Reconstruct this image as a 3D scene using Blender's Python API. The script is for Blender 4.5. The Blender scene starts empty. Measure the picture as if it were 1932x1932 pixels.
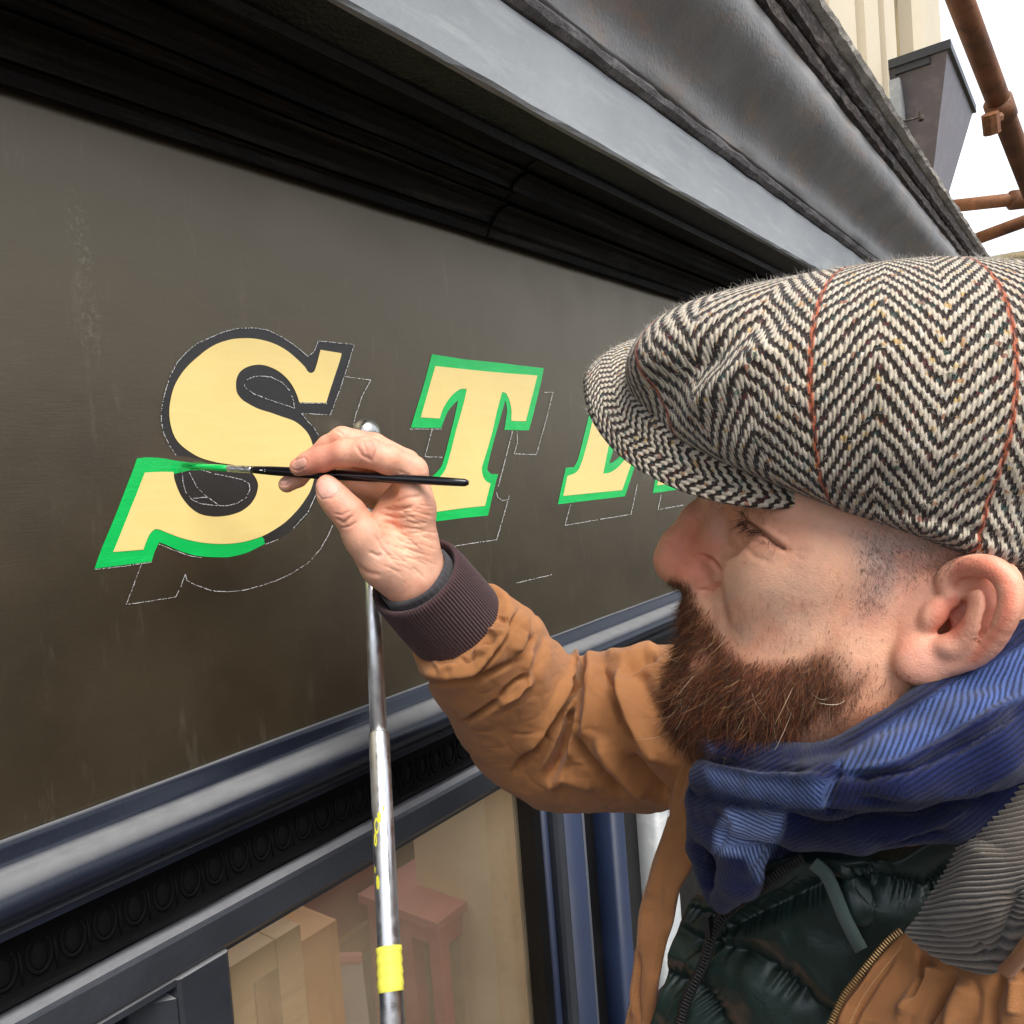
import bpy, bmesh, math, random
import numpy as np
from mathutils import Matrix, Vector, noise as mnoise
random.seed(7); RNG = np.random.default_rng(7)
SC = bpy.context.scene
COL = SC.collection

# ------------------------------------------------------------------ camera
# measured on the photograph (1932 px wide): focal length, and the vanishing
# point of the shop front's horizontals; the sign board is the plane y = 0.
F, CPX, D, ZC = 1500., 966., .656, 3.0
_k = (151 - F * F / 35000.) / 1114
Xc = np.array([1114., 151., -F]); Xc /= np.linalg.norm(Xc)
_u = np.array([-_k, 1, F / 35000.]); _u -= Xc * _u.dot(Xc); Zc = _u / np.linalg.norm(_u)
Yc = np.cross(Zc, Xc)
R = np.array([Xc, Yc, Zc])                      # world = R @ cam
CAM = np.array([0., -D, ZC])
cd = bpy.data.cameras.new('camera'); cam = bpy.data.objects.new('camera', cd); COL.objects.link(cam)
cd.sensor_fit = 'HORIZONTAL'; cd.sensor_width = 36.; cd.lens = 36. * F / 1932.
cd.clip_start = .02; cd.clip_end = 500.
cam.matrix_world = Matrix([[*R[i], CAM[i]] for i in range(3)] + [[0, 0, 0, 1]])
SC.camera = cam

# ------------------------------------------------------------------ light
SUN_EL, SUN_AZ = 52., 215.      # behind and to the right of the camera, high, veiled by cloud
w = bpy.data.worlds.new('World'); SC.world = w; w.use_nodes = True
wn, wl = w.node_tree.nodes, w.node_tree.links
bg = wn['Background']
sky = wn.new('ShaderNodeTexSky'); sky.sky_type = 'NISHITA'; sky.sun_disc = False
sky.sun_elevation = math.radians(SUN_EL); sky.sun_rotation = math.radians(SUN_AZ)
tcw = wn.new('ShaderNodeTexCoord'); nzw = wn.new('ShaderNodeTexNoise'); mxw = wn.new('ShaderNodeMix'); rpw = wn.new('ShaderNodeValToRGB')
mxw.data_type = 'RGBA'; nzw.inputs['Scale'].default_value = 2.2; nzw.inputs['Detail'].default_value = 5
rpw.color_ramp.elements[0].position = .40; rpw.color_ramp.elements[1].position = .68
rpw.color_ramp.elements[0].color = (.55, .55, .55, 1); rpw.color_ramp.elements[1].color = (.95, .95, .95, 1)
wl.new(tcw.outputs['Generated'], nzw.inputs['Vector']); wl.new(nzw.outputs['Fac'], rpw.inputs['Fac'])
cl2 = wn.new('ShaderNodeTexNoise'); cl2.inputs['Scale'].default_value = 5.5; cl2.inputs['Detail'].default_value = 6; wl.new(tcw.outputs['Generated'], cl2.inputs['Vector'])
cr2 = wn.new('ShaderNodeMix'); cr2.data_type = 'RGBA'; cr2.inputs['A'].default_value = (4.3, 4.7, 5.7, 1); cr2.inputs['B'].default_value = (10.5, 10.5, 10.6, 1)      # grey cloud folds, bright cloud
mr2 = wn.new('ShaderNodeMapRange'); mr2.inputs['From Min'].default_value = .38; mr2.inputs['From Max'].default_value = .66; wl.new(cl2.outputs['Fac'], mr2.inputs['Value']); wl.new(mr2.outputs[0], cr2.inputs['Factor']); wl.new(cr2.outputs['Result'], mxw.inputs['B'])
wl.new(rpw.outputs['Color'], mxw.inputs['Factor']); wl.new(sky.outputs['Color'], mxw.inputs['A'])
wl.new(mxw.outputs['Result'], bg.inputs['Color']); bg.inputs['Strength'].default_value = .060
sd = bpy.data.lights.new('sun', 'SUN'); sun = bpy.data.objects.new('sun', sd); COL.objects.link(sun)
sd.energy = 1.5; sd.angle = math.radians(40); sd.color = (1, .96, .9)
# the sun lamp shines from in front of the shop (‑y), right of the camera, high up
_d = Vector((-.34, -.76, 1.15)).normalized(); sun.rotation_euler = _d.to_track_quat('Z', 'Y').to_euler(); sun.location = (0, -20, 25)
sky.sun_elevation = math.asin(_d.z); sky.sun_rotation = math.atan2(_d.x, _d.y)
vs = SC.view_settings; vs.view_transform = 'Standard'; vs.look = 'None'; vs.exposure = 1.68; vs.gamma = 1
SC.cycles.use_denoising = True
SC.cycles.max_bounces = 8; SC.cycles.diffuse_bounces = 3; SC.cycles.glossy_bounces = 3; SC.cycles.transparent_max_bounces = 8
SC.cycles.sample_clamp_indirect = 8

# ------------------------------------------------------------------ pixel helpers (1932 px picture)
def ray(x, y): return R @ np.array([(x - CPX) / F, -(y - CPX) / F, -1.])
def P(x, y, Z): return CAM + ray(x, y) * Z                    # at depth Z
def W(x, y, off=0.):                                          # on the plane `off` metres in front of the board
    d = ray(x, y); return CAM + d * ((D - off) / d[1])
def HW(x, y): d = ray(x, y); return d[2] / d[1] * D          # height above the lens, carried back to the board
def proj(v):                                                  # world (N,3) -> pixels, depth
    c = (np.asarray(v) - CAM) @ R; z = -c[:, 2]
    return CPX + c[:, 0] / z * F, CPX - c[:, 1] / z * F, z

# ------------------------------------------------------------------ scene helpers
def tag(o, label=None, cat=None, group=None, kind=None):
    for k, v in (('label', label), ('category', cat), ('group', group), ('kind', kind)):
        if v: o[k] = v
    return o
def empty(name, loc=(0, 0, 0), **kw):
    o = bpy.data.objects.new(name, None); o.empty_display_size = .05; COL.objects.link(o); o.location = loc
    return tag(o, **kw)
def obj(name, v, f, mat, parent=None, smooth=False, **kw):
    me = bpy.data.meshes.new(name)
    me.from_pydata([tuple(map(float, p)) for p in v], [], [tuple(map(int, q)) for q in f]); me.update()
    return link(name, me, mat, parent, smooth, **kw)
def link(name, me, mat, parent=None, smooth=False, **kw):
    if smooth and len(me.polygons): me.polygons.foreach_set('use_smooth', np.ones(len(me.polygons), bool))
    if mat: me.materials.append(mat)
    o = bpy.data.objects.new(name, me); COL.objects.link(o)
    if parent:
        o.parent = parent
        if parent.type == 'EMPTY': o.matrix_parent_inverse = Matrix.Translation(-parent.location)
    return tag(o, **kw)
def arr_mesh(name, v, f):                                     # fast path for big numpy meshes, f (N,3) or (N,4)
    me = bpy.data.meshes.new(name); n = f.shape[1]
    me.vertices.add(len(v)); me.vertices.foreach_set('co', np.ascontiguousarray(v, np.float32).ravel())
    me.loops.add(f.size); me.loops.foreach_set('vertex_index', np.ascontiguousarray(f, np.int32).ravel())
    me.polygons.add(len(f)); me.polygons.foreach_set('loop_start', np.arange(0, f.size, n, dtype=np.int32))
    me.update(calc_edges=True); me.validate(); return me
def add_attr(me, name, col):                                  # per-vertex float colour
    a = me.color_attributes.new(name, 'FLOAT_COLOR', 'POINT')
    c = np.ones((len(col), 4), np.float32); c[:, :col.shape[1]] = col; a.data.foreach_set('color', c.ravel())

class MB:
    def __init__(s): s.v, s.f = [], []
    def add(s, v, f):
        b = len(s.v); s.v += [tuple(p) for p in v]; s.f += [tuple(i + b for i in q) for q in f]; return s
    def box(s, a, b):
        (x0, y0, z0), (x1, y1, z1) = a, b
        return s.add([(x0,y0,z0),(x1,y0,z0),(x1,y1,z0),(x0,y1,z0),(x0,y0,z1),(x1,y0,z1),(x1,y1,z1),(x0,y1,z1)],
                     [(0,3,2,1),(4,5,6,7),(0,1,5,4),(1,2,6,5),(2,3,7,6),(3,0,4,7)])
    def tube(s, pts, rad, n=16, cap=True):
        pts = [np.asarray(p, float) for p in pts]; rad = rad if hasattr(rad, '__len__') else [rad] * len(pts)
        ring0 = None; t0 = pts[1] - pts[0]; ref = np.array([0, 0, 1.]) if abs(t0[2]) < .9 * np.linalg.norm(t0) else np.array([1., 0, 0])
        vs, fs = [], []
        for i, p in enumerate(pts):
            t = (pts[min(i + 1, len(pts) - 1)] - pts[max(i - 1, 0)]); t /= np.linalg.norm(t) + 1e-12
            a = np.cross(t, ref); a /= np.linalg.norm(a); b = np.cross(t, a); ref = np.cross(a, t)
            for k in range(n):
                th = 2 * math.pi * k / n; vs.append(p + rad[i] * (a * math.cos(th) + b * math.sin(th)))
        for i in range(len(pts) - 1):
            for k in range(n): fs.append((i*n+k, i*n+(k+1)%n, (i+1)*n+(k+1)%n, (i+1)*n+k))
        if cap: fs += [tuple(range(n))[::-1], tuple((len(pts)-1)*n+k for k in range(n))]
        return s.add(vs, fs)
    def build(s, name, mat, parent=None, smooth=False, **kw): return obj(name, s.v, s.f, mat, parent, smooth, **kw)

def nz(x, y=0., z=0.): return mnoise.noise(Vector((x, y, z)))
def extrude_x(name, prof, x0, x1, mat, parent, n=60, amp=.0, smooth=False, fr=6., **kw):
    """closed profile of (out, z relative to the lens) swept along the wall, edges worn by noise"""
    v, f = [], []; m = len(prof)
    for i in range(n + 1):
        x = x0 + (x1 - x0) * (i / n) ** 1.5
        for j, (o, z) in enumerate(prof):
            a = amp * nz(x * fr, j * 3.7, 1.3) + amp * .6 * nz(x * fr * 5, j * 2.1, 9.)
            b = amp * nz(x * fr, j * 3.7, 5.3) + amp * .6 * nz(x * fr * 5, j * 2.1, 4.)
            if o <= 0: a = 0
            v.append((x, -(o + a), ZC + z + b))
    for i in range(n):
        for j in range(m):
            k = (j + 1) % m; f.append((i*m+j, i*m+k, (i+1)*m+k, (i+1)*m+j))
    f += [tuple(range(m))[::-1], tuple(n*m + j for j in range(m))]
    o = obj(name, v, f, mat, parent, smooth, **kw); recalc(o); return o
def recalc(o):
    bm = bmesh.new(); bm.from_mesh(o.data); bmesh.ops.recalc_face_normals(bm, faces=bm.faces); bm.to_mesh(o.data); bm.free()
def extrude_z(name, prof, z0, z1, mat, parent, smooth=False, **kw):
    """closed profile of (x, out) swept vertically between heights relative to the lens"""
    m = len(prof); v = [(x, -o, ZC + z) for z in (z0, z1) for x, o in prof]
    f = [(j, (j+1)%m, m+(j+1)%m, m+j) for j in range(m)] + [tuple(range(m))[::-1], tuple(m+j for j in range(m))]
    o = obj(name, v, f, mat, parent, smooth, **kw); recalc(o); return o

# ------------------------------------------------------------------ materials
class NT:
    def __init__(s, name):
        s.m = bpy.data.materials.new(name); s.m.use_nodes = True; s.n = s.m.node_tree.nodes; s.l = s.m.node_tree.links
        s.b = s.n['Principled BSDF']; s.out = s.n['Material Output']; s._tc = None
    def new(s, t, **kw):
        q = s.n.new('ShaderNode' + t)
        for k, v in kw.items(): setattr(q, k, v)
        return q
    def put(s, sock, v):
        if isinstance(v, bpy.types.NodeSocket): s.l.new(v, sock)
        elif v is not None: sock.default_value = v
    def co(s, kind='Object', scale=None):
        if kind == 'UV': q = s.new('UVMap').outputs[0]
        else:
            s._tc = s._tc or s.new('TexCoord'); q = s._tc.outputs[kind]
        if scale:
            mp = s.new('Mapping'); s.put(mp.inputs['Vector'], q); mp.inputs['Scale'].default_value = scale; q = mp.outputs[0]
        return q
    def noise(s, vec, sc, det=3., rough=.5, dist=0.):
        q = s.new('TexNoise'); s.put(q.inputs['Vector'], vec); q.inputs['Scale'].default_value = sc
        q.inputs['Detail'].default_value = det; q.inputs['Roughness'].default_value = rough; q.inputs['Distortion'].default_value = dist
        return q.outputs['Fac']
    def ramp(s, fac, *st):
        q = s.new('ValToRGB'); s.put(q.inputs['Fac'], fac); e = q.color_ramp.elements
        while len(e) < len(st): e.new(.5)
        for i, (p, c) in enumerate(st): e[i].position = p; e[i].color = (*c, 1) if hasattr(c, '__len__') else (c, c, c, 1)
        return q.outputs['Color']
    def mix(s, fac, a, b, mode='MIX'):
        q = s.new('Mix', data_type='RGBA', blend_type=mode); s.put(q.inputs['Factor'], fac)
        for nme, v in (('A', a), ('B', b)):
            v = (*v, 1) if isinstance(v, tuple) and len(v) == 3 else v; s.put(q.inputs[nme], v)
        return q.outputs['Result']
    def math(s, op, a, b=None, c=None, clamp=False):
        q = s.new('Math', operation=op, use_clamp=clamp)
        for i, v in enumerate((a, b, c)):
            if v is not None: s.put(q.inputs[i], v)
        return q.outputs[0]
    def bump(s, h, strength=.3, dist=.002, nrm=None):
        q = s.new('Bump'); s.put(q.inputs['Height'], h); s.put(q.inputs['Strength'], strength); q.inputs['Distance'].default_value = dist
        if nrm is not None: s.put(q.inputs['Normal'], nrm)
        return q.outputs[0]
    def set(s, **kw):
        nm = dict(col='Base Color', rough='Roughness', spec='Specular IOR Level', metal='Metallic', nrm='Normal', coat='Coat Weight', coatr='Coat Roughness',
                  sss='Subsurface Weight', stint='Specular Tint', sheen='Sheen Weight', sheenr='Sheen Roughness', alpha='Alpha', aniso='Anisotropic')
        for k, v in kw.items():
            v = (*v, 1) if isinstance(v, tuple) and len(v) == 3 else v; s.put(s.b.inputs[nm[k]], v)
        return s
    def sep(s, v):
        q = s.new('SeparateXYZ'); s.put(q.inputs[0], v); return q.outputs

def paint(name, col, rough=.4, spec=.5, var=.25, bump=.25, scale=30, dust=None, streak=None, coat=0):
    t = NT(name); c = t.co()
    n1 = t.noise(c, scale * .15, 5, .6); n2 = t.noise(c, scale * 6, 3)
    base = t.mix(t.ramp(n1, (.3, 0.), (.7, 1.)), tuple(x * (1 - var) for x in col), tuple(min(1, x * (1 + var)) for x in col))
    r = t.ramp(n1, (.25, rough * .8), (.75, min(1, rough * 1.25)))
    if dust:                                                 # dust that has settled on surfaces facing up
        g = t.new('NewGeometry'); z = t.sep(g.outputs['Normal'])[2]
        dn = t.noise(c, 60, 6, .7); q = t.math('MULTIPLY', t.ramp(z, (dust[1], 0.), (dust[2], 1.)), t.ramp(dn, (.25, .70), (.70, .95)))
        base = t.mix(q, base, dust[0]); r = t.mix(q, r, (.8, .8, .8))
    if streak:
        base = t.mix(t.ramp(t.noise(t.co('Object', streak[1]), 3, 6, .7), (.5, 0.), (.75, 1.)), base, streak[0])
    nb = t.bump(n2, bump, .0015); nb = t.bump(t.noise(c, scale * .6, 4), bump, .004, nb)
    t.set(col=base, rough=r, spec=spec, nrm=nb, coat=coat); t.set(coatr=.15); return t.m
# ================================================================== THE PLACE
M = {}
M['board'] = None
def board_mat():
    t = NT('sign board satin black paint'); c = t.co()
    fine = t.noise(t.co('Object', (60, 1, 700)), 1, 4, .6); med = t.noise(c, 9, 5, .6); spk = t.noise(c, 900, 2)
    col = t.mix(t.ramp(med, (.3, 0.), (.7, 1.)), (.016, .013, .008), (.030, .024, .015))
    # rubbed paler patches and pale scuffs
    sc = t.noise(t.co('Object', (40, 1, 6)), 1.3, 8, .75)
    z = t.sep(c)
    xs = W(148, 400)[0]; zr = t.math('SUBTRACT', z[2], ZC); sw = t.math('ADD', z[0], t.math('MULTIPLY', t.math('SUBTRACT', t.noise(c, 30, 3), .5), .02))
    band = t.math('MULTIPLY', t.ramp(sw, (xs - .010, 0.), (xs - .003, 1.), (xs + .003, 1.), (xs + .010, 0.)), t.ramp(zr, (.10, 0.), (.14, 1.), (.24, 1.), (.27, 0.)))
    q = t.math('MAXIMUM', t.math('MULTIPLY', t.ramp(sc, (.57, 0.), (.64, 1.)), .4), t.math('MULTIPLY', band, t.ramp(t.noise(c, 180, 5, .75), (.50, 0.), (.66, 1.6))))
    fl = t.ramp(spk, (.74, 0.), (.80, .45))
    col = t.mix(t.math('MULTIPLY', fl, .5), t.mix(t.math('MULTIPLY', q, .22), col, (.25, .25, .24)), (.35, .34, .32))
    nb = t.bump(fine, .10, .0012); nb = t.bump(t.noise(c, 260, 3), .10, .001, nb); nb = t.bump(t.noise(c, 14, 3), .25, .004, nb)
    t.set(col=col, rough=t.ramp(med, (.3, .32), (.7, .44)), spec=1., nrm=nb, coat=.8, stint=(1., .90, .70)); t.set(coatr=.42); t.b.inputs['Coat Tint'].default_value = (1., .88, .66, 1); return t.m
M['board'] = board_mat()
M['black'] = paint('old black gloss paint', (.006, .0055, .0055), .36, .4, .4, .5, 40, dust=((.30, .30, .29), .25, .9))
M['bed'] = paint('black paint worn to brown wood', (.006, .005, .004), .6, .12, .4, .6, 50, streak=((.036, .028, .020), (1.5, 30, 30)))
M['corona'] = paint('weathered grey paint', (.30, .315, .32), .42, .5, .16, .35, 26, streak=((.42, .43, .42), (2, 8, 14)))
M['cyma'] = paint('stained grey brown paint', (.27, .262, .25), .34, .5, .30, .6, 30, streak=((.40, .29, .21), (2.5, 5, 9)))
M['bead'] = paint('flaking grey bead paint', (.17, .16, .155), .6, .3, .5, 1., 90, streak=((.04, .032, .03), (30, 30, 30)))
M['crust'] = paint('blackened crumbling timber', (.045, .032, .026), .65, .3, .6, 1., 110, streak=((.26, .22, .19), (9, 40, 40)))
M['lead'] = paint('pale weathered capping', (.46, .42, .36), .7, .2, .3, .9, 80, streak=((.12, .10, .08), (30, 60, 60)))
M['navy'] = paint('navy gloss paint', (.008, .011, .020), .26, .42, .35, .08, 40, dust=((.21, .215, .22), .70, .97))
M['iron'] = paint('flat black paint', (.004, .0035, .004), .75, .12, .3, .3, 60)
M['frame'] = paint('dark slate gloss paint', (.030, .033, .040), .3, .5, .3, .25, 40, dust=((.25, .25, .26), .6, 1.))
M['column'] = paint('blue gloss column paint', (.009, .017, .046), .5, .35, .25, .12, 40)
M['yellow'] = paint('cream yellow sign enamel', (.86, .66, .245), .34, .5, .05, .10, 60, streak=((.89, .70, .28), (3, 3, 25)))
M['green'] = paint('fresh green sign enamel', (.004, .50, .095), .22, .5, .12, .16, 90, streak=((.01, .62, .13), (4, 4, 60)))
M['chalk'] = paint('white chalk', (.62, .62, .60), .95, .1, .2, .3, 300)
M['cream'] = paint('cream masonry paint', (.62, .54, .40), .7, .25, .08, .3, 12)
M['stone'] = paint('mossy brown stone', (.22, .17, .09), .85, .2, .5, .8, 40)
M['hopper'] = paint('painted cast iron', (.12, .105, .11), .42, .5, .25, .3, 14, streak=((.22, .17, .18), (6, 6, 6)))
M['hoplid'] = paint('black iron rim', (.025, .026, .028), .4, .5, .2, .3, 20)
M['rust'] = paint('rusty scaffold steel', (.21, .085, .035), .55, .4, .45, .6, 60, streak=((.06, .03, .02), (9, 9, 9)))
M['wood'] = paint('pale varnished timber', (.74, .43, .19), .45, .4, .15, .2, 12, streak=((.50, .29, .12), (3, 20, 20)))
M['orange'] = paint('orange varnished timber', (.70, .31, .09), .4, .4, .15, .2, 12, streak=((.50, .22, .07), (20, 3, 3)))
M['tan'] = paint('tan plaster', (.76, .54, .29), .8, .2, .08, .2, 8)
M['redp'] = paint('dull red paint', (.62, .22, .16), .5, .4, .2, .2, 20)
M['card'] = paint('pinkish grey board', (.46, .36, .30), .7, .3, .1, .2, 9)
M['dim'] = paint('dark brown shelf', (.11, .055, .03), .6, .4, .2, .2, 20)
M['brick'] = paint('brown brick', (.20, .12, .075), .85, .2, .3, .5, 10)
M['slate'] = paint('roof slate', (.07, .07, .08), .6, .4, .2, .4, 10)
M['asphalt'] = paint('asphalt', (.055, .055, .055), .9, .2, .2, .5, 40)
M['paving'] = paint('grey paving', (.09, .085, .078), .85, .2, .2, .4, 12)
def glass_mat():
    t = NT('window glass'); g = t.new('BsdfGlossy'); tr = t.new('BsdfTransparent'); lw = t.new('LayerWeight'); mx = t.new('MixShader')
    g.inputs['Roughness'].default_value = .015; lw.inputs[0].default_value = .5; tr.inputs['Color'].default_value = (.97, .98, .97, 1)
    t.l.new(t.math('ADD', t.math('MULTIPLY', t.math('POWER', lw.outputs['Facing'], 5.), .96), .04), mx.inputs[0])
    df = t.new('BsdfDiffuse'); df.inputs['Color'].default_value = (.66, .52, .34, 1); m2 = t.new('MixShader'); t.put(m2.inputs[0], t.ramp(t.noise(t.co(), 9, 5, .6), (.3, .12), (.7, .24))); t.l.new(tr.outputs[0], m2.inputs[1]); t.l.new(df.outputs[0], m2.inputs[2]); t.l.new(m2.outputs[0], mx.inputs[1]); t.l.new(g.outputs[0], mx.inputs[2]); t.l.new(mx.outputs[0], t.out.inputs[0]); return t.m  # warm diffuse film mixed in imitates the hazy street reflections
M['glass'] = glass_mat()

# ---- ground
def ground(name, x0, y0, x1, y1, z, mat):
    return obj(name, [(x0,y0,z),(x1,y0,z),(x1,y1,z),(x0,y1,z)], [(0,1,2,3)], mat, kind='structure')
ground('ground', -250, -250, 250, 250, -.15, M['asphalt'])
MB().box((-60, -3.2, -.14), (60, -.06, 0)).build('pavement', M['paving'], kind='structure')
ground('road', -60, -9.2, 60, -3.2, -.145, M['asphalt'])
MB().box((-60, -12.2, -.14), (60, -9.2, 0)).build('far_pavement', M['paving'], kind='structure')

# ---- shop front
XL, XR = -1.1, 4.35
shop = empty('shop_front', (0, 0, 0), label='black painted shop front with sign board, deep cornice and window', cat='shop front')
ZT, ZB = .3255, -.2335
bd = MB().box((XL, 0, ZC + ZB - .02), (XR, .03, ZC + ZT + .03)).build('sign_board', M['board'], shop, label='black satin sign board with chalk setting-out lines')
# backing wall with the window opening
for a, b in (((XL, .031, ZC + .30), (XR, .12, ZC + .80)), ((XL, .04, 0), (.20, .25, ZC - .24)), ((XL, .04, ZC - .415), (.20, .05, ZC - .24)),
             ((XL, .0305, ZC - .42), (XR, .06, ZC - .2536)), ((.905, .03, 0), (XR, .055, ZC - .42)), ((.20, .03, 0), (.905, .20, ZC - 1.9))):
    MB().box(a, b).build('backing_wall', M['black'], shop)

def prof(rows):                      # rows: (image height at x=966 px -> line, out)
    return [(o, HW(966, y) * (1 - o / D)) for y, o in rows]
# bed moulding: stepped runs under the soffit, jointed where a new length begins
XJ = W(958, 380, .05)[0]
bed_rows = [[(466, .002), (462, .012), (446, .016), (440, .022)], [(436, .020), (424, .024), (404, .034), (392, .046), (386, .050)],
            [(383, .046), (372, .052), (362, .060)], [(358, .056), (344, .060), (326, .070), (312, .082)], [(307, .080), (290, .090), (276, .100)]]
for side, (x0, x1) in enumerate(((XL, XJ - .0012), (XJ + .0008, XR))):
    for i, rows in enumerate(bed_rows):
        rr = [(y + (0 if side == 0 else (3 if i in (1, 3) else -1)), o + (.0 if side == 0 else .002)) for y, o in rows]
        pr = prof(rr); pr = [(0, pr[0][1] + .0)] + pr + [(0, pr[-1][1])]
        extrude_x('bed_moulding', pr, x0, x1, M['bed'], shop, 50, .0011, fr=8)
zs0, zs1 = HW(966, 276) * (1 - .100 / D), HW(966, 185) * (1 - .160 / D)
extrude_x('soffit', [(0, zs0 + .002), (.096, zs0 + .003), (.10, zs0 + .012), (.1575, zs1 + .014), (.1575, zs1 + .10), (0, zs1 + .10)], XL, XR, M['black'], shop, 40, .0006)
zC = HW(966, 12) * (1 - .163 / D)
extrude_x('corona', [(.150, zs1 + .012), (.152, zs1), (.160, zs1 - .0005), (.163, zs1 + .003), (.164, zC - .002), (.150, zC)], XL, XR, M['corona'], shop, 160, .0013, fr=14)
zb1 = .725 * (1 - .178 / D)
extrude_x('bead', [(.150, zC + .001), (.166, zC + .001), (.174, zC + .005), (.177, zC + .012), (.174, zb1 - .004), (.168, zb1), (.150, zb1)], XL, XR, M['bead'], shop, 300, .0022, fr=22)
zE = 1.14 * (1 - .272 / D)
cy = [(.150, zb1 + .003), (.170, zb1 + .004)] + [(.172 + .100 * (s ** 1.0) - .012 * math.sin(s * math.pi * 2), zb1 + .006 + (zE - zb1 - .006) * (s + .04 * math.sin(2 * math.pi * s))) for s in np.linspace(0, 1, 10)] + [(.150, zE)]
extrude_x('cyma', cy, XL, XR, M['cyma'], shop, 160, .0022, True, fr=5)
zG = 1.43 * (1 - .312 / D)
extrude_x('fillet', [(.15, zE + .002), (.268, zE + .002), (.280, zE + .006), (.283, zE + .022), (.276, zE + .028), (.15, zE + .028)], XL, XR, M['crust'], shop, 260, .003, fr=18)
extrude_x('fillet', [(.15, zE + .031), (.284, zE + .031), (.292, zE + .036), (.296, zG - .022), (.288, zG - .018), (.15, zG - .018)], XL, XR, M['crust'], shop, 260, .0032, fr=18)
extrude_x('capping', [(.05, zG - .016), (.298, zG - .016), (.310, zG - .010), (.314, zG), (.300, zG + .010), (.05, zG + .014)], XL, XR, M['lead'], shop, 300, .003, fr=25)
# bent nail and splinters along the capping edge
nx = W(1692, 52, .31)[0]
MB().tube([(nx, -.30, ZC + zG + .004), (nx + .01, -.325, ZC + zG + .006), (nx + .03, -.345, ZC + zG + .012)], [.003, .003, .0025], 8).tube([(nx + .028, -.345, ZC + zG + .004), (nx + .032, -.345, ZC + zG + .024)], .006, 8).build('nail', M['crust'], shop)

# ---- letters and chalk on the board
def smooth_poly(pts, sub=5, corner=42):
    pts = [np.array(p, float) for p in pts]; n = len(pts); out = []
    def is_c(i):
        a = pts[i] - pts[i-1]; b = pts[(i+1) % n] - pts[i]
        return math.degrees(math.acos(np.clip(a.dot(b) / (np.linalg.norm(a) * np.linalg.norm(b) + 1e-9), -1, 1))) > corner
    cs = [is_c(i) for i in range(n)]
    for i in range(n):
        p1, p2 = pts[i], pts[(i+1) % n]; p0 = p1 if cs[i] else pts[i-1]; p3 = p2 if cs[(i+1) % n] else pts[(i+2) % n]
        for k in range(sub):
            t = k / sub
            out.append(.5 * ((2*p1) + (p2-p0)*t + (2*p0-5*p1+4*p2-p3)*t*t + (3*p1-p0-3*p2+p3)*t**3))
    return out
def flat_letter(name, pts, org, off, mat, jit=.25, **kw):
    q = smooth_poly(pts); m = len(q); v = []
    for o in (off, off - .0003):
        for i, (x, y) in enumerate(q):
            j = jit * nz(i * .35, off * 999); v.append(W(org[0] + .3 * (x + j * 3), org[1] + .3 * (y + j * 3), o))
    f = [tuple(range(m))] + [(i, (i+1) % m, m+(i+1) % m, m+i) for i in range(m)]
    o = obj(name, v, f, mat, bd, **kw); recalc(o)
    return o
OS, OT = (161, 579.5), (740.5, 644)
S_Y = [(1480,268),(1612,290),(1600,340),(1570,430),(1540,520),(1515,602),(1430,600),(1345,598),(1330,550),(1300,490),(1260,440),(1210,400),(1150,372),(1090,362),(1030,372),(980,400),(955,440),(947,490),(955,540),(985,580),(1030,610),(1090,640),(1160,662),(1240,690),(1310,715),(1360,750),(1400,795),(1425,850),(1440,930),(1445,1030),(1425,1130),(1390,1200),(1330,1280),(1260,1350),(1180,1405),(1100,1445),(1000,1475),(900,1488),(800,1487),(700,1475),(600,1450),(520,1420),(470,1400),(440,1395),(410,1420),(385,1470),(365,1525),(175,1540),(200,1480),(260,1330),(320,1180),(375,1040),(465,1036),(555,1036),(560,1080),(580,1140),(610,1200),(660,1260),(720,1300),(790,1316),(860,1316),(940,1300),(1010,1265),(1060,1210),(1083,1150),(1083,1100),(1055,1050),(1010,1015),(950,995),(880,985),(800,970),(720,945),(650,905),(590,855),(555,800),(535,730),(528,660),(535,590),(555,510),(590,440),(640,375),(710,310),(790,250),(870,215),(950,198),(1040,196),(1120,208),(1200,235),(1270,275),(1330,325),(1380,375),(1400,405),(1420,415),(1440,402),(1455,360)]
S_G = [(325,950),(400,945),(480,950),(560,963),(640,975),(700,985),(760,990),(800,1000),(760,1010),(700,1012),(640,1030),(575,1045),(520,1060),(470,1200),(560,1310),(750,1400),(1000,1390),(1090,1425),(1112,1440),(1118,1455),(1128,1462),(1122,1474),(1132,1486),(1070,1520),(1000,1550),(900,1572),(800,1572),(700,1563),(600,1535),(520,1500),(465,1478),(440,1530),(415,1600),(58,1645),(110,1500),(200,1280),(300,1020)]
T_G = [(248,80),(420,108),(600,128),(780,148),(952,168),(930,280),(900,400),(858,560),(702,556),(716,480),(720,420),(708,372),(690,440),(640,620),(600,780),(600,815),(622,836),(664,836),(640,930),(600,1095),(440,1112),(275,1132),(85,1150),(105,1060),(150,900),(180,860),(245,850),(285,815),(315,770),(350,640),(390,480),(412,372),(370,410),(335,470),(308,544),(115,542),(200,260)]
T_Y = [(270,155),(600,190),(912,215),(880,340),(838,503),(748,500),(748,430),(735,370),(715,325),(690,318),(660,430),(620,600),(575,750),(562,800),(570,850),(590,880),(617,895),(600,960),(582,1035),(420,1052),(262,1075),(120,1095),(150,980),(185,905),(240,880),(300,850),(335,800),(365,700),(400,560),(440,420),(468,300),(430,300),(390,325),(350,370),(315,430),(297,485),(178,478),(220,330)]
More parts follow.
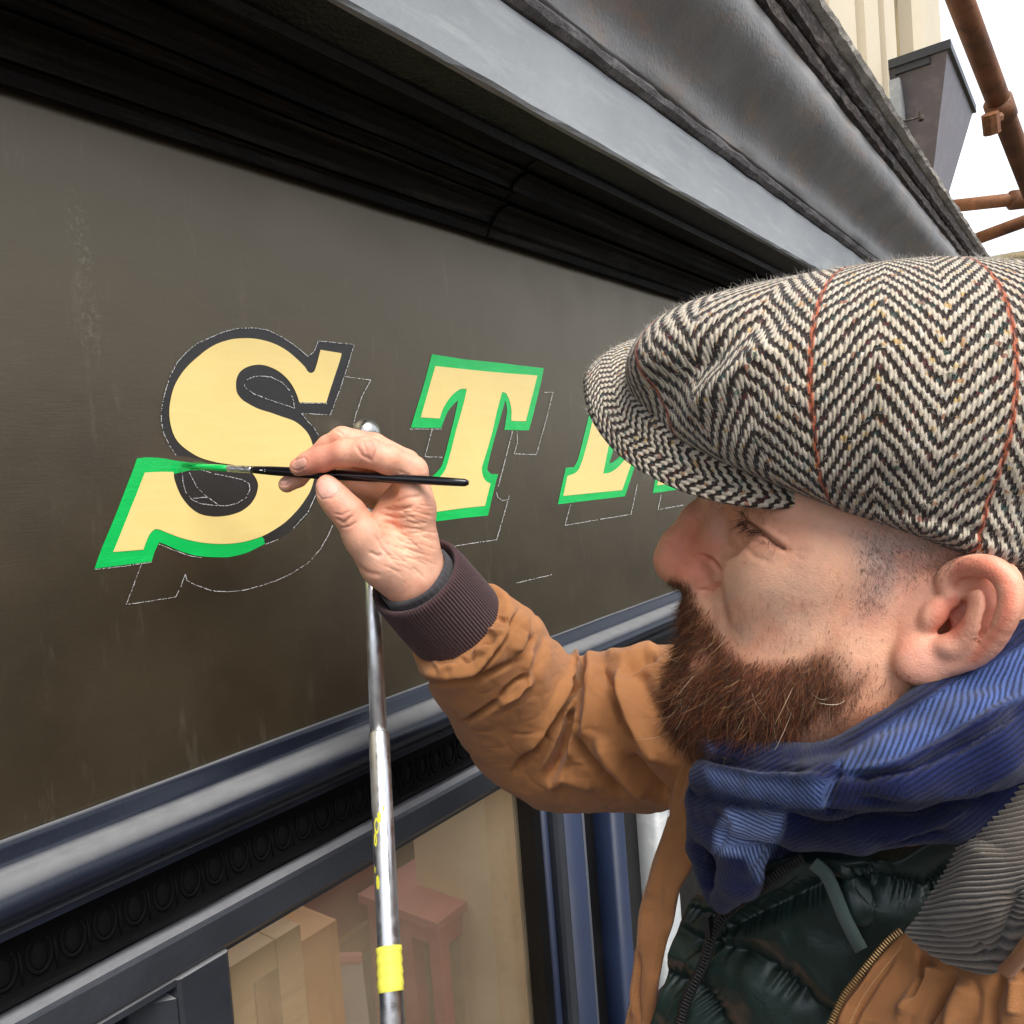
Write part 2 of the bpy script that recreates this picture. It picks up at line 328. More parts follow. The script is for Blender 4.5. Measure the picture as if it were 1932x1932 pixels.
E_G = [(1285,160),(1640,195),(1605,420),(1500,415),(1450,385),(1440,440),(1480,450),(1470,600),(1410,600),(1365,770),(1400,750),(1450,700),(1490,640),(1570,650),(1462,975),(1040,1025),(1090,797),(1140,790),(1165,750),(1190,650),(1235,470),(1255,380),(1245,340)]
E_Y = [(1310,215),(1600,245),(1575,370),(1500,360),(1470,330),(1420,330),(1395,460),(1450,470),(1440,560),(1380,560),(1325,832),(1380,820),(1440,770),(1500,690),(1530,690),(1445,935),(1075,972),(1100,848),(1160,820),(1190,760),(1225,640),(1262,480),(1290,330),(1285,290)]
R_G = [(1720,520),(1637,955),(1880,920),(1900,880),(1960,520)]
R_Y = [(1745,540),(1665,905),(1860,885),(1935,540)]
for q, o, nm in ((S_G, OS, 'S'), (T_G, OT, 'T'), (E_G, OT, 'E'), (R_G, OT, 'next letter')):
    flat_letter('letter_outline', q, o, .0005, M['green'], .5, label='green painted outline of the %s, %s' % (nm, 'half finished' if nm == 'S' else 'finished'))
for q, o, nm in ((S_Y, OS, 'letter S'), (T_Y, OT, 'letter T'), (E_Y, OT, 'letter E'), (R_Y, OT, 'letter behind the cap peak')):
    flat_letter('painted_letter', q, o, .0009, M['yellow'], label='cream yellow painted ' + nm)
M['darkband'] = paint('darker band round the S', (.012, .010, .007), .42, .75, .2, .1, 60)
BANDS = ([(570,930),(530,870),(495,800),(478,720),(480,640),(495,560),(530,440),(580,345),(640,280),(700,230),(790,190),(870,155),(960,133),(1060,130),(1150,145),(1240,190),(1310,235),(1370,285),(1400,310),(1440,280),(1465,212),(1690,235),(1650,370),(1600,520),(1540,678),(1360,668),(1400,720),(1440,760),(1465,805),(1450,960),(1300,980),(800,960),(650,940)],
 [(560,1040),(570,1090),(590,1150),(615,1200),(660,1255),(720,1295),(790,1310),(860,1310),(940,1295),(1010,1260),(1058,1208),(1078,1150),(1075,1100),(1040,1040),(900,990),(700,1000)],
 [(1440,1000),(1470,1060),(1460,1180),(1400,1300),(1310,1395),(1210,1462),(1135,1490),(1105,1450),(1180,1395),(1330,1270),(1400,1160)])
for q_ in BANDS: flat_letter('dark_band', q_, OS, .0003, M['darkband'], .5)  # darker band laid round the S, out to the chalk line
CH_S = [[(570,930),(530,870),(495,800),(478,720),(480,640),(495,560),(530,440),(580,345),(640,280),(700,230),(790,190),(870,155),(960,133),(1060,130),(1150,145),(1240,190),(1310,235),(1370,285),(1400,310),(1440,280),(1465,212),(1690,235),(1650,370),(1600,520),(1540,678),(1360,668),(1400,720),(1440,760),(1465,805)],
 [(1620,435),(1795,458),(1740,560),(1700,680),(1685,750)],[(1350,602),(1520,606)],
 [(1000,490),(1010,460),(1050,440),(1100,432),(1170,440),(1240,475),(1290,530),(1310,590),(1315,635),(1240,610),(1150,580),(1060,545),(1010,510),(1000,490)],
 [(610,1040),(615,1100),(630,1160),(670,1210),(720,1235),(800,1245),(880,1250),(950,1235),(1010,1200),(1035,1150),(1030,1110),(990,1085),(900,1065),(800,1045),(720,1020)],
 [(655,1040),(700,1130),(760,1190),(840,1245)],[(670,1205),(750,1195),(790,1205)],
 [(355,1610),(300,1760),(258,1870),(400,1850),(570,1822),(600,1760),(628,1680),(640,1720),(700,1750),(800,1785),(900,1790),(1000,1780),(1110,1750),(1200,1720),(1280,1685),(1400,1610),(1480,1520),(1530,1430),(1555,1370)],
 [(465,1490),(540,1522),(650,1562),(740,1578)],[(1135,1490),(1210,1462)],[(1450,1180),(1400,1290),(1310,1390)],[(60,1650),(250,1628),(415,1604)]]
CH_T = [[(955,320),(1010,320),(965,500),(905,712),(765,708),(785,640),(785,565)],[(250,550),(205,725),(315,730)],[(755,565),(700,780),(665,915)],[(655,950),(662,980),(690,1002),(730,995),(732,970)],
 [(735,970),(690,1130),(655,1248),(500,1270),(380,1290)],[(1120,1028),(1085,1158),(1300,1120),(1500,1088),(1540,900)],[(1690,965),(1670,1058),(1830,1030)],[(780,1520),(1000,1468)],[(110,552),(310,552)]]
def chalk(pts, org, w, faint):
    v, f = [], []
    for (x0, y0), (x1, y1) in zip(pts[:-1], pts[1:]):
        L = math.hypot(x1 - x0, y1 - y0); n = max(1, int(L / 7)); px, py = -(y1 - y0) / L, (x1 - x0) / L
        for k in range(n):
            if random.random() < faint: continue
            a, b = k / n, (k + random.uniform(.65, 1.1)) / n; ww = w * random.uniform(.5, 1.4); j = random.uniform(-1.2, 1.2)
            i = len(v)
            for t, s in ((a, -1), (b, -1), (b, 1), (a, 1)):
                v.append(W(org[0] + .3 * (x0 + (x1 - x0) * t + px * (s * ww + j)), org[1] + .3 * (y0 + (y1 - y0) * t + py * (s * ww + j)),   .0013))
            f.append((i, i+1, i+2, i+3))
    o = obj('chalk_line', v, f, M['chalk'], bd); return o
for l in CH_S: chalk(l, OS, 1.9, .22)
for l in CH_T: chalk(l, OT, 1.7, .08)

# ---- sill rail, frieze with egg and dart, window frame
rail = [(0, -.2345), (.005, -.2345), (.0075, -.240), (.009, -.248), (.012, -.2525), (.020, -.2532), (.030, -.2550), (.038, -.2582), (.044, -.2635), (.046, -.2695), (.043, -.2765), (.035, -.2825), (.02, -.2865), (0, -.288)]
extrude_x('sill_rail', rail, XL, XR, M['navy'], shop, 140, .0006, True, fr=4)
extrude_x('sill_rail_fillet', [(0, -.2885), (.030, -.2885), (.031, -.294), (.024, -.2965), (0, -.2965)], XL, XR, M['navy'], shop, 60, .0004)
fr = extrude_x('frieze', [(-.03, -.2968), (.006, -.2968), (.006, -.356), (-.03, -.356)], XL, 1.05, M['iron'], shop, 30, .0004)
# eggs hang between their shells and darts
EGG = None
def egg_mesh():
    v, f = [], []; n, m = 9, 10
    for i in range(n + 1):
        a = math.pi * i / n
        for k in range(m + 1):
            b = math.pi * k / m
            v.append((.0085 * math.sin(a) * math.cos(b), -.0045 * math.sin(a) * math.sin(b), .0120 * math.cos(a) * (1 if a < 1.57 else 1.15)))
    for i in range(n):
        for k in range(m): q = i*(m+1)+k; f.append((q, q+m+1, q+m+2, q+1))
    s = MB(); s.add(v, f)
    s.tube([(.0125 * math.sin(t), -.003, .002 - .0175 * math.cos(t)) for t in np.linspace(-2.5, 2.5, 15)], .0020, 6)
    s.tube([(.016, -.001, .014), (.0165, -.004, -.002), (.016, -.002, -.019)], [.0012, .0022, .0008], 6)
    me = bpy.data.meshes.new('egg'); me.from_pydata(s.v, [], s.f); me.polygons.foreach_set('use_smooth', [True] * len(me.polygons)); me.materials.append(M['iron']); return me
EGG = egg_mesh()
for i in range(46):
    o = bpy.data.objects.new('egg', EGG); COL.objects.link(o); o.parent = fr; o.location = (-.08 + i * .0245, -.006, ZC - .3275); o.scale = (.70, .45, .80)
    o.rotation_euler = (0, 0, math.pi); o.rotation_euler = (0, 0, 0)
extrude_x('dart_string', [(.006, -.346), (.012, -.347), (.013, -.351), (.006, -.353)], XL, 1.05, M['iron'], fr, 80, .0012, fr=60)
XWL, XWR = .385, .873
extrude_x('architrave', [(-.03, -.3565), (.004, -.3565), (.016, -.362), (.018, -.366), (.018, -.392), (.012, -.398), (-.03, -.398)], XL, .905, M['frame'], shop, 40, .0004)
# left stile, left panel, window frame members
extrude_z('stile', [(.335, -.03), (.335, .0165), (.338, .019), (.381, .019), (.384, .0165), (.384, -.03)], -1.95, -.3983, M['frame'], shop)
extrude_z('stile', [(-.40, -.03), (-.40, .018), (-.06, .018), (-.06, -.03)], -1.95, -.3983, M['frame'], shop)
extrude_x('panel_rail', [(-.03, -.3983), (.0155, -.3983), (.0155, -.404), (.004, -.411), (-.010, -.414), (-.03, -.414)], -.06, .335, M['frame'], shop, 6)
extrude_z('panel_edge', [(.302, -.02), (.310, -.010), (.322, .004), (.3345, .0150), (.3345, -.03), (.302, -.03)], -1.95, -.4145, M['frame'], shop)
MB().box((-.06, .012, ZC - 1.95), (.302, .03, ZC - .4143)).build('panel', M['navy'], shop)
extrude_x('window_head', [(-.03, -.3983), (.010, -.3983), (.008, -.404), (-.002, -.4075), (-.006, -.412), (-.016, -.4165), (-.03, -.4165)], XWL, .905, M['frame'], shop, 12, .0003)
extrude_z('window_jamb', [(XWL - .0005, -.03), (XWL - .0005, .006), (XWL + .004, .004), (XWL + .009, -.012), (XWL + .009, -.03)], -1.95, -.4168, M['frame'], shop)
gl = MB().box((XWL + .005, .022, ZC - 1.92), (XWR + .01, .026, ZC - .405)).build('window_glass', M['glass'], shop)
# right jamb mouldings and columns, read off left to right
def xw(px, off): return W(px, 1560, off)[0]
extrude_z('window_jamb', [(xw(1002, .0), -.03), (xw(1002, .0), .004), (xw(1010, .0), .010), (xw(1012, .0), .002), (xw(1012, .0), -.03)], -1.95, -.4168, M['black'], shop)
extrude_z('jamb_moulding', [(xw(1013, 0), -.03), (xw(1013, 0), .006), (xw(1018, 0), .014), (xw(1024, 0), .006), (xw(1026, 0), -.03)], -2.0, -.3983, M['column'], shop, True)
extrude_z('jamb_moulding', [(xw(1027, 0), -.03), (xw(1027, 0), .016), (xw(1031, 0), .020), (xw(1042, 0), .020), (xw(1044, 0), .012), (xw(1044, 0), -.03)], -2.0, -.3983, M['frame'], shop)
extrude_z('jamb_moulding', [(xw(1051, 0), -.03), (xw(1051, 0), .004), (xw(1054, 0), .010), (xw(1057, 0), .004), (xw(1057, 0), -.03)], -2.0, -.3983, M['frame'], shop)
def half_round(x0, x1, base, n=14):
    c, r = (x0 + x1) / 2, (x1 - x0) / 2
    return [(x0, -.03)] + [(c - r * math.cos(a), base + r * .55 * math.sin(a)) for a in np.linspace(0, math.pi, n)] + [(x1, -.03)]
extrude_z('column', half_round(xw(1063, .01), xw(1104, .01), .0, 18), -2.95, -.3983, M['column'], shop, True)
extrude_z('column_fillet', half_round(xw(1107, .01), xw(1113, .01), .0, 8), -2.95, -.3983, M['frame'], shop, True)
extrude_z('column', half_round(xw(1160, .01), xw(1184, .01), .0, 14), -2.95, -.3983, M['column'], shop, True)
extrude_z('column', half_round(xw(1240, .01), xw(1275, .01), .0, 14), -2.95, -.3983, M['corona'], shop, True)
extrude_x('stall_riser', [(-.03, -1.95), (.02, -1.95), (.02, -2.98), (-.03, -2.98)], XL, .905, M['frame'], shop, 8)

# ---- inside the window: display added in place of street reflections, ceiling left off for skylight
room = empty('display_room', (0, .05, 0), label='tan plastered room behind the shop glass standing in for street reflections', cat='room')
MB().box((-.2, .60, 0), (2.2, .65, ZC - .30)).build('back_wall', M['tan'], room)
MB().box((-.2, .06, 0), (2.2, .60, ZC - 1.90)).build('display_floor', M['wood'], room)
MB().box((1.75, .06, ZC - 1.9), (1.80, .60, ZC - .40)).build('side_wall', M['tan'], room)
MB().box((-.2, .06, ZC - 1.9), (-.15, .60, ZC - .40)).build('side_wall', M['tan'], room)
MB().box((.885, .03, ZC - 1.9), (.93, .10, ZC - .41)).build('window_post', M['wood'], room)
MB().box((.93, .10, ZC - 1.9), (.97, .30, ZC - .41)).build('window_post', M['tan'], room)
def zq(x, y): return 386.4 + .2667 * x, 1416.6 + .2667 * y     # crop of the window -> picture
def ibox(a, b, y0, th, z1=None):                               # box whose front face spans two crop points at depth y0 behind the board
    p, q = W(*zq(*a), -y0), W(*zq(*b), -y0)
    return (min(p[0], q[0]), y0, min(p[2], q[2]) if z1 is None else z1), (max(p[0], q[0]), y0 + th, max(p[2], q[2]))
FL = ZC - 1.90
# shelf rail across the back, with boxes on it
a, b = ibox((690, 1400), (1440, 960), .42, .22); zr = a[2]
sh = empty('shelf', (.2, .5, FL), label='pale timber shelf added behind the glass in place of reflections', cat='shelf')
zsh = W(*zq(960, 1230), -.42)[2]
MB().box((.42, .38, zsh - .045), (1.74, .45, zsh)).build('shelf_board', M['wood'], sh)
MB().box((.44, .39, FL), (.475, .44, zsh - .045)).build('upright', M['wood'], sh)
MB().box((1.66, .39, FL), (1.70, .44, zsh - .045)).build('upright', M['wood'], sh)
for i, (x0, wd, h, mt, lb) in enumerate(((.46, .14, .09, 'dim', 'dark brown box at the end of the display shelf'), (.63, .10, .075, 'card', 'small grey brown box between two boxes on the shelf'),
                                         (.76, .20, .10, 'redp', 'long rusty red box lying on the display shelf'), (1.10, .16, .085, 'orange', 'orange timber box on the display shelf by the tan wall'))):
    t = empty('storage_box', (x0, .46, zsh), label=lb, cat='box', group='boxes added in place of street reflections')
    MB().box((x0, .39, zsh + .001), (x0 + wd, .445, zsh + h)).build('carton', M[mt], t)
    MB().box((x0 - .003, .387, zsh + h), (x0 + wd + .003, .448, zsh + h + .012)).build('lid', M[mt], t)
# wooden glazed frame standing on the left
def frame_thing(name, label, cat, x0, x1, y, z0, z1, wd, th, mt, bars=()):
    t = empty(name, (x0, y, z0), label=label, cat=cat)
    MB().box((x0, y, z0), (x0 + wd, y + th, z1)).build('upright', mt, t); MB().box((x1 - wd, y, z0), (x1, y + th, z1)).build('upright', mt, t)
    MB().box((x0 + wd, y + .002, z1 - wd), (x1 - wd, y + th - .002, z1 - .001)).build('top_rail', mt, t); MB().box((x0 + wd, y + .002, z0), (x1 - wd, y + th - .002, z0 + wd)).build('bottom_rail', mt, t)
    for zb in bars: MB().box((x0 + wd, y + .002, zb - .02), (x1 - wd, y + th - .002, zb + .02)).build('cross_rail', mt, t)
    return t
p0, p1 = W(*zq(130, 1560), -.12), W(*zq(690, 1420), -.12)
frame_thing('wooden_sash', 'pale orange wooden sash added behind the glass in place of reflections', 'sash', p0[0], p1[0], .12, FL, p0[2], .034, .05, M['wood'], (p0[2] - .35,))
p0 = W(*zq(685, 1350), -.15)
tp = MB().box((p0[0], .15, FL), (p0[0] + .055, .22, p0[2])).build('timber_post', M['orange'], label='orange timber post added beside the pale frame in place of reflections', cat='post')
# pinkish board with a red edge leaning
p0, p1 = W(*zq(800, 1625), -.13), W(*zq(1225, 1545), -.13)
lb = empty('leaning_board', (p0[0], .13, FL), label='pinkish grey board with a red top edge added in place of reflections', cat='board')
v = [(p0[0], .13, FL), (p1[0], .10, FL), (p1[0], .16, p1[2]), (p0[0], .19, p0[2])]; v += [(x, y + .012, z) for x, y, z in v]
obj('sheet', v, [(0,1,2,3), (7,6,5,4), (0,4,5,1), (1,5,6,2), (3,2,6,7), (0,3,7,4)], M['card'], lb)
MB().tube([np.array(v[3]) + (0, .005, .004), np.array(v[2]) + (0, .005, .004)], .008, 8).build('edge_strip', M['redp'], lb)
# red glazed cabinet, added for the red shape reflected in the pane
c0 = W(*zq(1640, 1180), -.22); c1 = W(*zq(1900, 1200), -.22)
rc = empty('red_stand_in', (c0[0], .22, FL), label='red painted cabinet with tall panes standing in for a red reflection', cat='cabinet')
x0, x1, y0, y1, zt = c0[0] - .02, c1[0] + .05, .20, .36, c0[2]
ym = (y0 + y1) / 2
for (X, Y) in ((x0, y0), (x1 - .022, y0), (x0, y1 - .022), (x1 - .022, y1 - .022)):
    MB().box((X, Y, FL), (X + .022, Y + .022, zt)).build('corner_post', M['redp'], rc)
MB().box((x0 - .01, y0 - .01, zt), (x1 + .01, y1 + .01, zt + .014)).build('top', M['redp'], rc)
MB().box((x0 + .023, y0 + .003, zt - .04), (x1 - .023, y0 + .03, zt - .001)).build('top_rail', M['redp'], rc)
MB().box((x0 + .003, y0 + .023, zt - .035), (x0 + .03, y1 - .023, zt - .001)).build('top_rail', M['redp'], rc)
MB().box(((x0 + x1) / 2 - .015, y0 + .003, FL), ((x0 + x1) / 2 + .015, y0 + .03, zt - .041)).build('glazing_bar', M['redp'], rc)
for zb in (zt - .36, zt - .8): MB().box((x0 + .023, y0 + .003, zb - .02), (x1 - .023, y0 + .03, zb + .02)).build('glazing_bar', M['redp'], rc)
MB().box((x0 + .006, ym - .015, FL), (x0 + .03, ym + .015, zt - .036)).build('glazing_bar', M['redp'], rc)
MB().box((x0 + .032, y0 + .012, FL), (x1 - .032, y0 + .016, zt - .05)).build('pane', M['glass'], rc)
MB().box((x0 + .04, y1 - .05, FL), (x1 - .04, y1 - .04, zt - .05)).build('back_panel', M['card'], rc)

# ---- upper storey of the building above the cornice
up = empty('upper_storey', (0, .2, ZC + .8), label='cream painted upper storey with moulded corner above the cornice', cat='building')
XE = W(1690, 60, -.02)[0]
MB().box((XL, .02, ZC + .8), (XE - .02, .16, ZC + 2.3)).build('wall', M['cream'], up)
def upx(px): return W(px, 40, .0)[0]
for a, b, o, mt in ((1560, 1610, .01, 'cream'), (1612, 1640, .035, 'cream'), (1642, 1664, .05, 'cream'), (1666, 1690, .012, 'stone')):
    xa, xb = upx(a), upx(b)
    extrude_z('moulding' if mt == 'cream' else 'bare_stone', [(xa, -.02), (xa, o), (xb - .01, o), (xb, o - .008), (xb, -.02)], .82, 2.3, M[mt], up)
xa, xb = upx(1692), upx(1737)
extrude_z('corner_pilaster', [(xa, -.02), (xa, .06), (xa + .03, .09), (xb - .03, .09), (xb, .06), (xb, -.2), (xa, -.2)], .82, 2.3, M['cream'], up)

# ---- rainwater hopper
hp = empty('rain_hopper', label='tapered grey iron hopper with a black rim above the cornice', cat='hopper')
HO = .25                                             # its outer face stands this far in front of the board
tA = W(1788, 92, HO); tB = W(1836, 212, HO); zt = tA[2]
def hz(px, py, X):                                    # height of a pixel on the plane x = X
    d = ray(px, py); t = (X - CAM[0]) / d[0]; return CAM + d * t
bl = hz(1712, 345, tA[0] + .02); yb = bl[1]; zb = bl[2]
tl = hz(1622, 92, tA[0])
xa, xb = tA[0], tB[0]; yo, yi = -HO, tl[1] + .02
xm = (xa + xb) / 2; hw = (xb - xa) / 2
v = [(xa, yo, zt), (xb, yo, zt), (xb, yi, zt), (xa, yi, zt)]
yc = yo + (yi - yo) * .62; s = .30
zlow = zb - (zt - zb) * .30
v += [(xm + (x - xm) * s, yc + (y - yc) * s, zlow) for x, y, _ in v]
f = [(0,1,2,3), (7,6,5,4)] + [(i, i+4, (i+1) % 4 + 4, (i+1) % 4) for i in range(4)]
o = obj('bowl', v, f, M['hopper'], hp); recalc(o)
r = .012; MB().box((xa - r, yo - r, zt - .004), (xb + r, yi + r, zt + .028)).build('rim', M['hoplid'], hp)
MB().box((xa - .004, yo + .06, zt - .03), (xa + .03, yo + .18, zt - .002)).build('bracket', M['hoplid'], hp)
bp = hz(1676, 182, xa); MB().box((xa - .02, bp[1] - .045, bp[2] - .10), (xa + .06, bp[1] + .05, bp[2] + .05)).build('bracket_plate', M['corona'], hp)
MB().tube([(xm, yc, zlow + .01), (xm, yc, ZC + zG - .01)], .05, 16).build('outlet_pipe', M['hopper'], hp, True)

# ---- scaffold
sf = empty('scaffold', label='rusty steel scaffold tubes clamped together against the sky', cat='scaffold')
def stube(pts, r=.0242, name='tube'): return MB().tube([P(*p) for p in pts], r, 20).build(name, M['rust'], sf, True)
_a, _b = P(1812, 0, 1.62), P(1942, 345, 2.05); _d = (_b - _a) / np.linalg.norm(_b - _a)
MB().tube([_a - _d * .25, _a, _b, _b - _d * ((_b[2] - .0) / _d[2])], .0242, 20).build('tube', M['rust'], sf, True)
_s = P(2150, 345, 2.9); MB().tube([(_s[0], _s[1], 0), (_s[0], _s[1], _s[2] + 1.2)], .0242, 20).build('standard', M['rust'], sf, True)
stube([(1770, 392, 3.1), (1932, 374, 3.0), (2150, 350, 2.9)])
stube([(1790, 470, 3.3), (1932, 418, 3.1), (2150, 335, 2.9)])
c = P(1893, 212, 1.83)
for a, b in ((-1.0, .36), (.34, .9)): pass
q0, q1 = P(1882, 190, 1.83), P(1893, 222, 1.86); MB().tube([q0, q1], .030, 20).build('coupler', M['rust'], sf, True)
MB().tube([P(1862, 228, 1.80), P(1885, 222, 1.82)], .012, 8).build('bolt', M['rust'], sf)
MB().tube([P(1868, 214, 1.80), P(1872, 252, 1.82)], .018, 8).build('coupler_flap', M['rust'], sf)
MB().tube([P(1908, 378, 3.0), P(1942, 374, 3.0)], .036, 16).build('coupler', M['rust'], sf, True)

# ---- rough stone corbel beyond the cornice
def lumpy(name, c, r, mat, seed, parent=None, **kw):
    bm = bmesh.new(); bmesh.ops.create_icosphere(bm, subdivisions=4, radius=1.)
    for vv in bm.verts:
        n = vv.co.normalized(); vv.co = n * (1 + .25 * nz(n.x*2+seed, n.y*2, n.z*2) + .12 * nz(n.x*7, n.y*7+seed, n.z*7)); vv.co = Vector([vv.co[i] * r[i] + c[i] for i in range(3)])
    me = bpy.data.meshes.new(name); bm.to_mesh(me); bm.free(); return link(name, me, mat, parent, True, **kw)
c = P(1925, 510, 5.2); sp = empty('stone_pier', (c[0], c[1], 0), label='rough stone pier with a mossy top beyond the cornice', cat='pier')
lumpy('corbel', c, (.22, .35, .12), M['stone'], 3, sp); MB().box((c[0] - .12, c[1] - .22, 0), (c[0] + .14, c[1] + .30, c[2] - .02)).build('shaft', M['stone'], sp)

# ---- houses over the road: unseen, they are what the satin board and glass reflect
M['render'] = paint('cream render', (.55, .46, .33), .8, .2, .1, .3, 6); M['redbrick'] = paint('red brick', (.24, .10, .06), .85, .2, .25, .5, 10); M['sandstone'] = paint('tan stone', (.36, .27, .17), .85, .2, .2, .5, 8)
for i, (x0, x1, h, wm, wd_) in enumerate(((-16, -8.2, 4.3, 'redbrick', 'red brick'), (-8, -.2, 4.7, 'brick', 'brown brick'), (0, 7.8, 4.2, 'render', 'cream rendered'), (8, 15.8, 4.6, 'sandstone', 'tan stone'))):
    t = empty('terraced_house', (x0, -12.4, 0), label='%s terraced house facing the shop across the road' % wd_, cat='house', group='houses over the road')
    MB().box((x0, -20, 0), (x1, -12.3, h)).build('wall', M[wm], t)
    obj('roof', [(x0, -12.1, h), (x1, -12.1, h), (x1, -16, h+1.2), (x0, -16, h+1.2), (x1, -20, h), (x0, -20, h)], [(0,1,2,3), (3,2,4,5), (0,3,5), (1,4,2), (0,5,4,1)], M['slate'], t)
    for k in range(3):
        for zz in (1.0,):
            xx = x0 + 1.1 + k * 2.4
            wn_ = MB().box((xx, -12.31, zz), (xx + 1.1, -12.25, zz + 1.6)).build('window', M['corona'], t); MB().box((xx + .08, -12.26, zz + .08), (xx + 1.02, -12.24, zz + 1.52)).build('pane', M['hoplid'], wn_)
# ================================================================== SCULPTING TOOLS
class Frame:                                             # orthonormal sculpting frame: rows u, v, w in world
    def __init__(s, O, A): s.O, s.A = np.asarray(O, float), np.asarray(A, float)
    def loc(s, p): return (np.asarray(p, float) - s.O) @ s.A.T
    def world(s, p): return s.O + np.asarray(p) @ s.A
CAMF = Frame(CAM, R.T)                                   # u right, v up, w towards the lens
class Vol:
    """signed-distance block: smooth unions and cuts, meshed by surface nets"""
    def __init__(s, lo, hi, h):
        s.lo = np.asarray(lo, float); s.h = h; s.n = np.ceil((np.asarray(hi) - s.lo) / h).astype(int) + 1
        s.a = np.full(s.n, .03, np.float32)
        s.ax = [(s.lo[i] + np.arange(s.n[i]) * h).astype(np.float32) for i in range(3)]
    def _do(s, lo, hi, fn, k, cut):
        i0 = np.maximum(np.floor((np.asarray(lo) - s.lo - k - .012) / s.h).astype(int), 0)
        i1 = np.minimum(np.ceil((np.asarray(hi) - s.lo + k + .012) / s.h).astype(int) + 1, s.n)
        if (i1 <= i0).any(): return
        sl = tuple(slice(a, b) for a, b in zip(i0, i1))
        X = s.ax[0][sl[0]][:, None, None]; Y = s.ax[1][sl[1]][None, :, None]; Z = s.ax[2][sl[2]][None, None, :]
        d = fn(X, Y, Z); a = s.a[sl]
        if cut: d = -d; m = np.maximum(a, d); sg = 1
        else: m = np.minimum(a, d); sg = -1
        if k > 0: q = np.maximum(k - np.abs(a - d), 0) / k; m = m + sg * q * q * (k * .25)
        s.a[sl] = m
    def cone(s, a, b, ra, rb, k=.004, cut=False):
        a, b = np.asarray(a, np.float32), np.asarray(b, np.float32); ab = b - a; L = float(ab @ ab) + 1e-12; r = max(ra, rb)
        def fn(X, Y, Z):
            px, py, pz = X - a[0], Y - a[1], Z - a[2]
            t = np.clip((px * ab[0] + py * ab[1] + pz * ab[2]) / L, 0, 1)
            return np.sqrt((px - t * ab[0]) ** 2 + (py - t * ab[1]) ** 2 + (pz - t * ab[2]) ** 2) - (ra + (rb - ra) * t)
        s._do(np.minimum(a, b) - r, np.maximum(a, b) + r, fn, k, cut); return s
    def plane(s, p, n, k=.003):                              # cut away the side the normal points to
        n = np.asarray(n, np.float32); p = np.asarray(p, np.float32)
        s._do(s.lo, s.lo + s.n * s.h, lambda X, Y, Z: -((X - p[0]) * n[0] + (Y - p[1]) * n[1] + (Z - p[2]) * n[2]), k, True); return s
    def chain(s, pts, rad, k=.004, cut=False):
        for i in range(len(pts) - 1): s.cone(pts[i], pts[i+1], rad[i], rad[i+1], k, cut)
        return s
    def ell(s, c, r, k=.004, rot=None, cut=False):
        c = np.asarray(c, np.float32); r = np.asarray(r, np.float32); Rm = np.eye(3, dtype=np.float32) if rot is None else np.asarray(rot, np.float32)
        def fn(X, Y, Z):
            x, y, z = X - c[0], Y - c[1], Z - c[2]
            u, v, w = [Rm[i, 0] * x + Rm[i, 1] * y + Rm[i, 2] * z for i in range(3)]
            k0 = np.sqrt((u / r[0]) ** 2 + (v / r[1]) ** 2 + (w / r[2]) ** 2) + 1e-6
            k1 = np.sqrt((u / r[0] ** 2) ** 2 + (v / r[1] ** 2) ** 2 + (w / r[2] ** 2) ** 2) + 1e-6
            return k0 * (k0 - 1) / k1
        m = r.max(); s._do(c - m, c + m, fn, k, cut); return s
    def mesh(s, smooth=2):
        a = s.a; n = s.n; ins = a < 0
        cnt = np.zeros(n - 1, np.int8)
        cor = [(i, j, k) for i in (0, 1) for j in (0, 1) for k in (0, 1)]
        for i, j, k in cor: cnt += ins[i:n[0]-1+i, j:n[1]-1+j, k:n[2]-1+k]
        act = (cnt > 0) & (cnt < 8); ci = np.argwhere(act); idx = np.full(n - 1, -1, np.int32); idx[act] = np.arange(len(ci))
        vals = np.stack([a[ci[:, 0]+i, ci[:, 1]+j, ci[:, 2]+k] for i, j, k in cor], 1)
        acc = np.zeros((len(ci), 3), np.float32); num = np.zeros(len(ci), np.float32)
        for p in range(8):
            for q in range(p + 1, 8):
                cp, cq = np.array(cor[p]), np.array(cor[q])
                if np.abs(cp - cq).sum() != 1: continue
                x = (vals[:, p] < 0) != (vals[:, q] < 0)
                t = vals[x, p] / (vals[x, p] - vals[x, q]); acc[x] += cp + t[:, None] * (cq - cp); num[x] += 1
        V = s.lo + (ci + acc / num[:, None]) * s.h
        Fs = []
        for ax in range(3):
            b, c = (ax + 1) % 3, (ax + 2) % 3
            sl0 = [slice(1, None)] * 3; sl0[ax] = slice(0, n[ax]-1); sl1 = list(sl0); sl1[ax] = slice(1, n[ax])
            sl0[b] = sl1[b] = slice(1, n[b]-1); sl0[c] = sl1[c] = slice(1, n[c]-1)
            A, B = ins[tuple(sl0)], ins[tuple(sl1)]; e = np.argwhere(A != B)
            flip = B[tuple(e.T)]; o = np.zeros(3, int); o[b] = 1; o[c] = 1; e = e + o
            eb = np.zeros(3, int); eb[b] = 1; ec = np.zeros(3, int); ec[c] = 1
            q = np.stack([idx[tuple((e - eb - ec).T)], idx[tuple((e - ec).T)], idx[tuple(e.T)], idx[tuple((e - eb).T)]], 1)
            q[flip] = q[flip][:, ::-1]; Fs.append(q)
        Fq = np.concatenate(Fs); Fq = Fq[(Fq >= 0).all(1)]
        for _ in range(smooth): V = lap(V, Fq, .5)
        return V, Fq
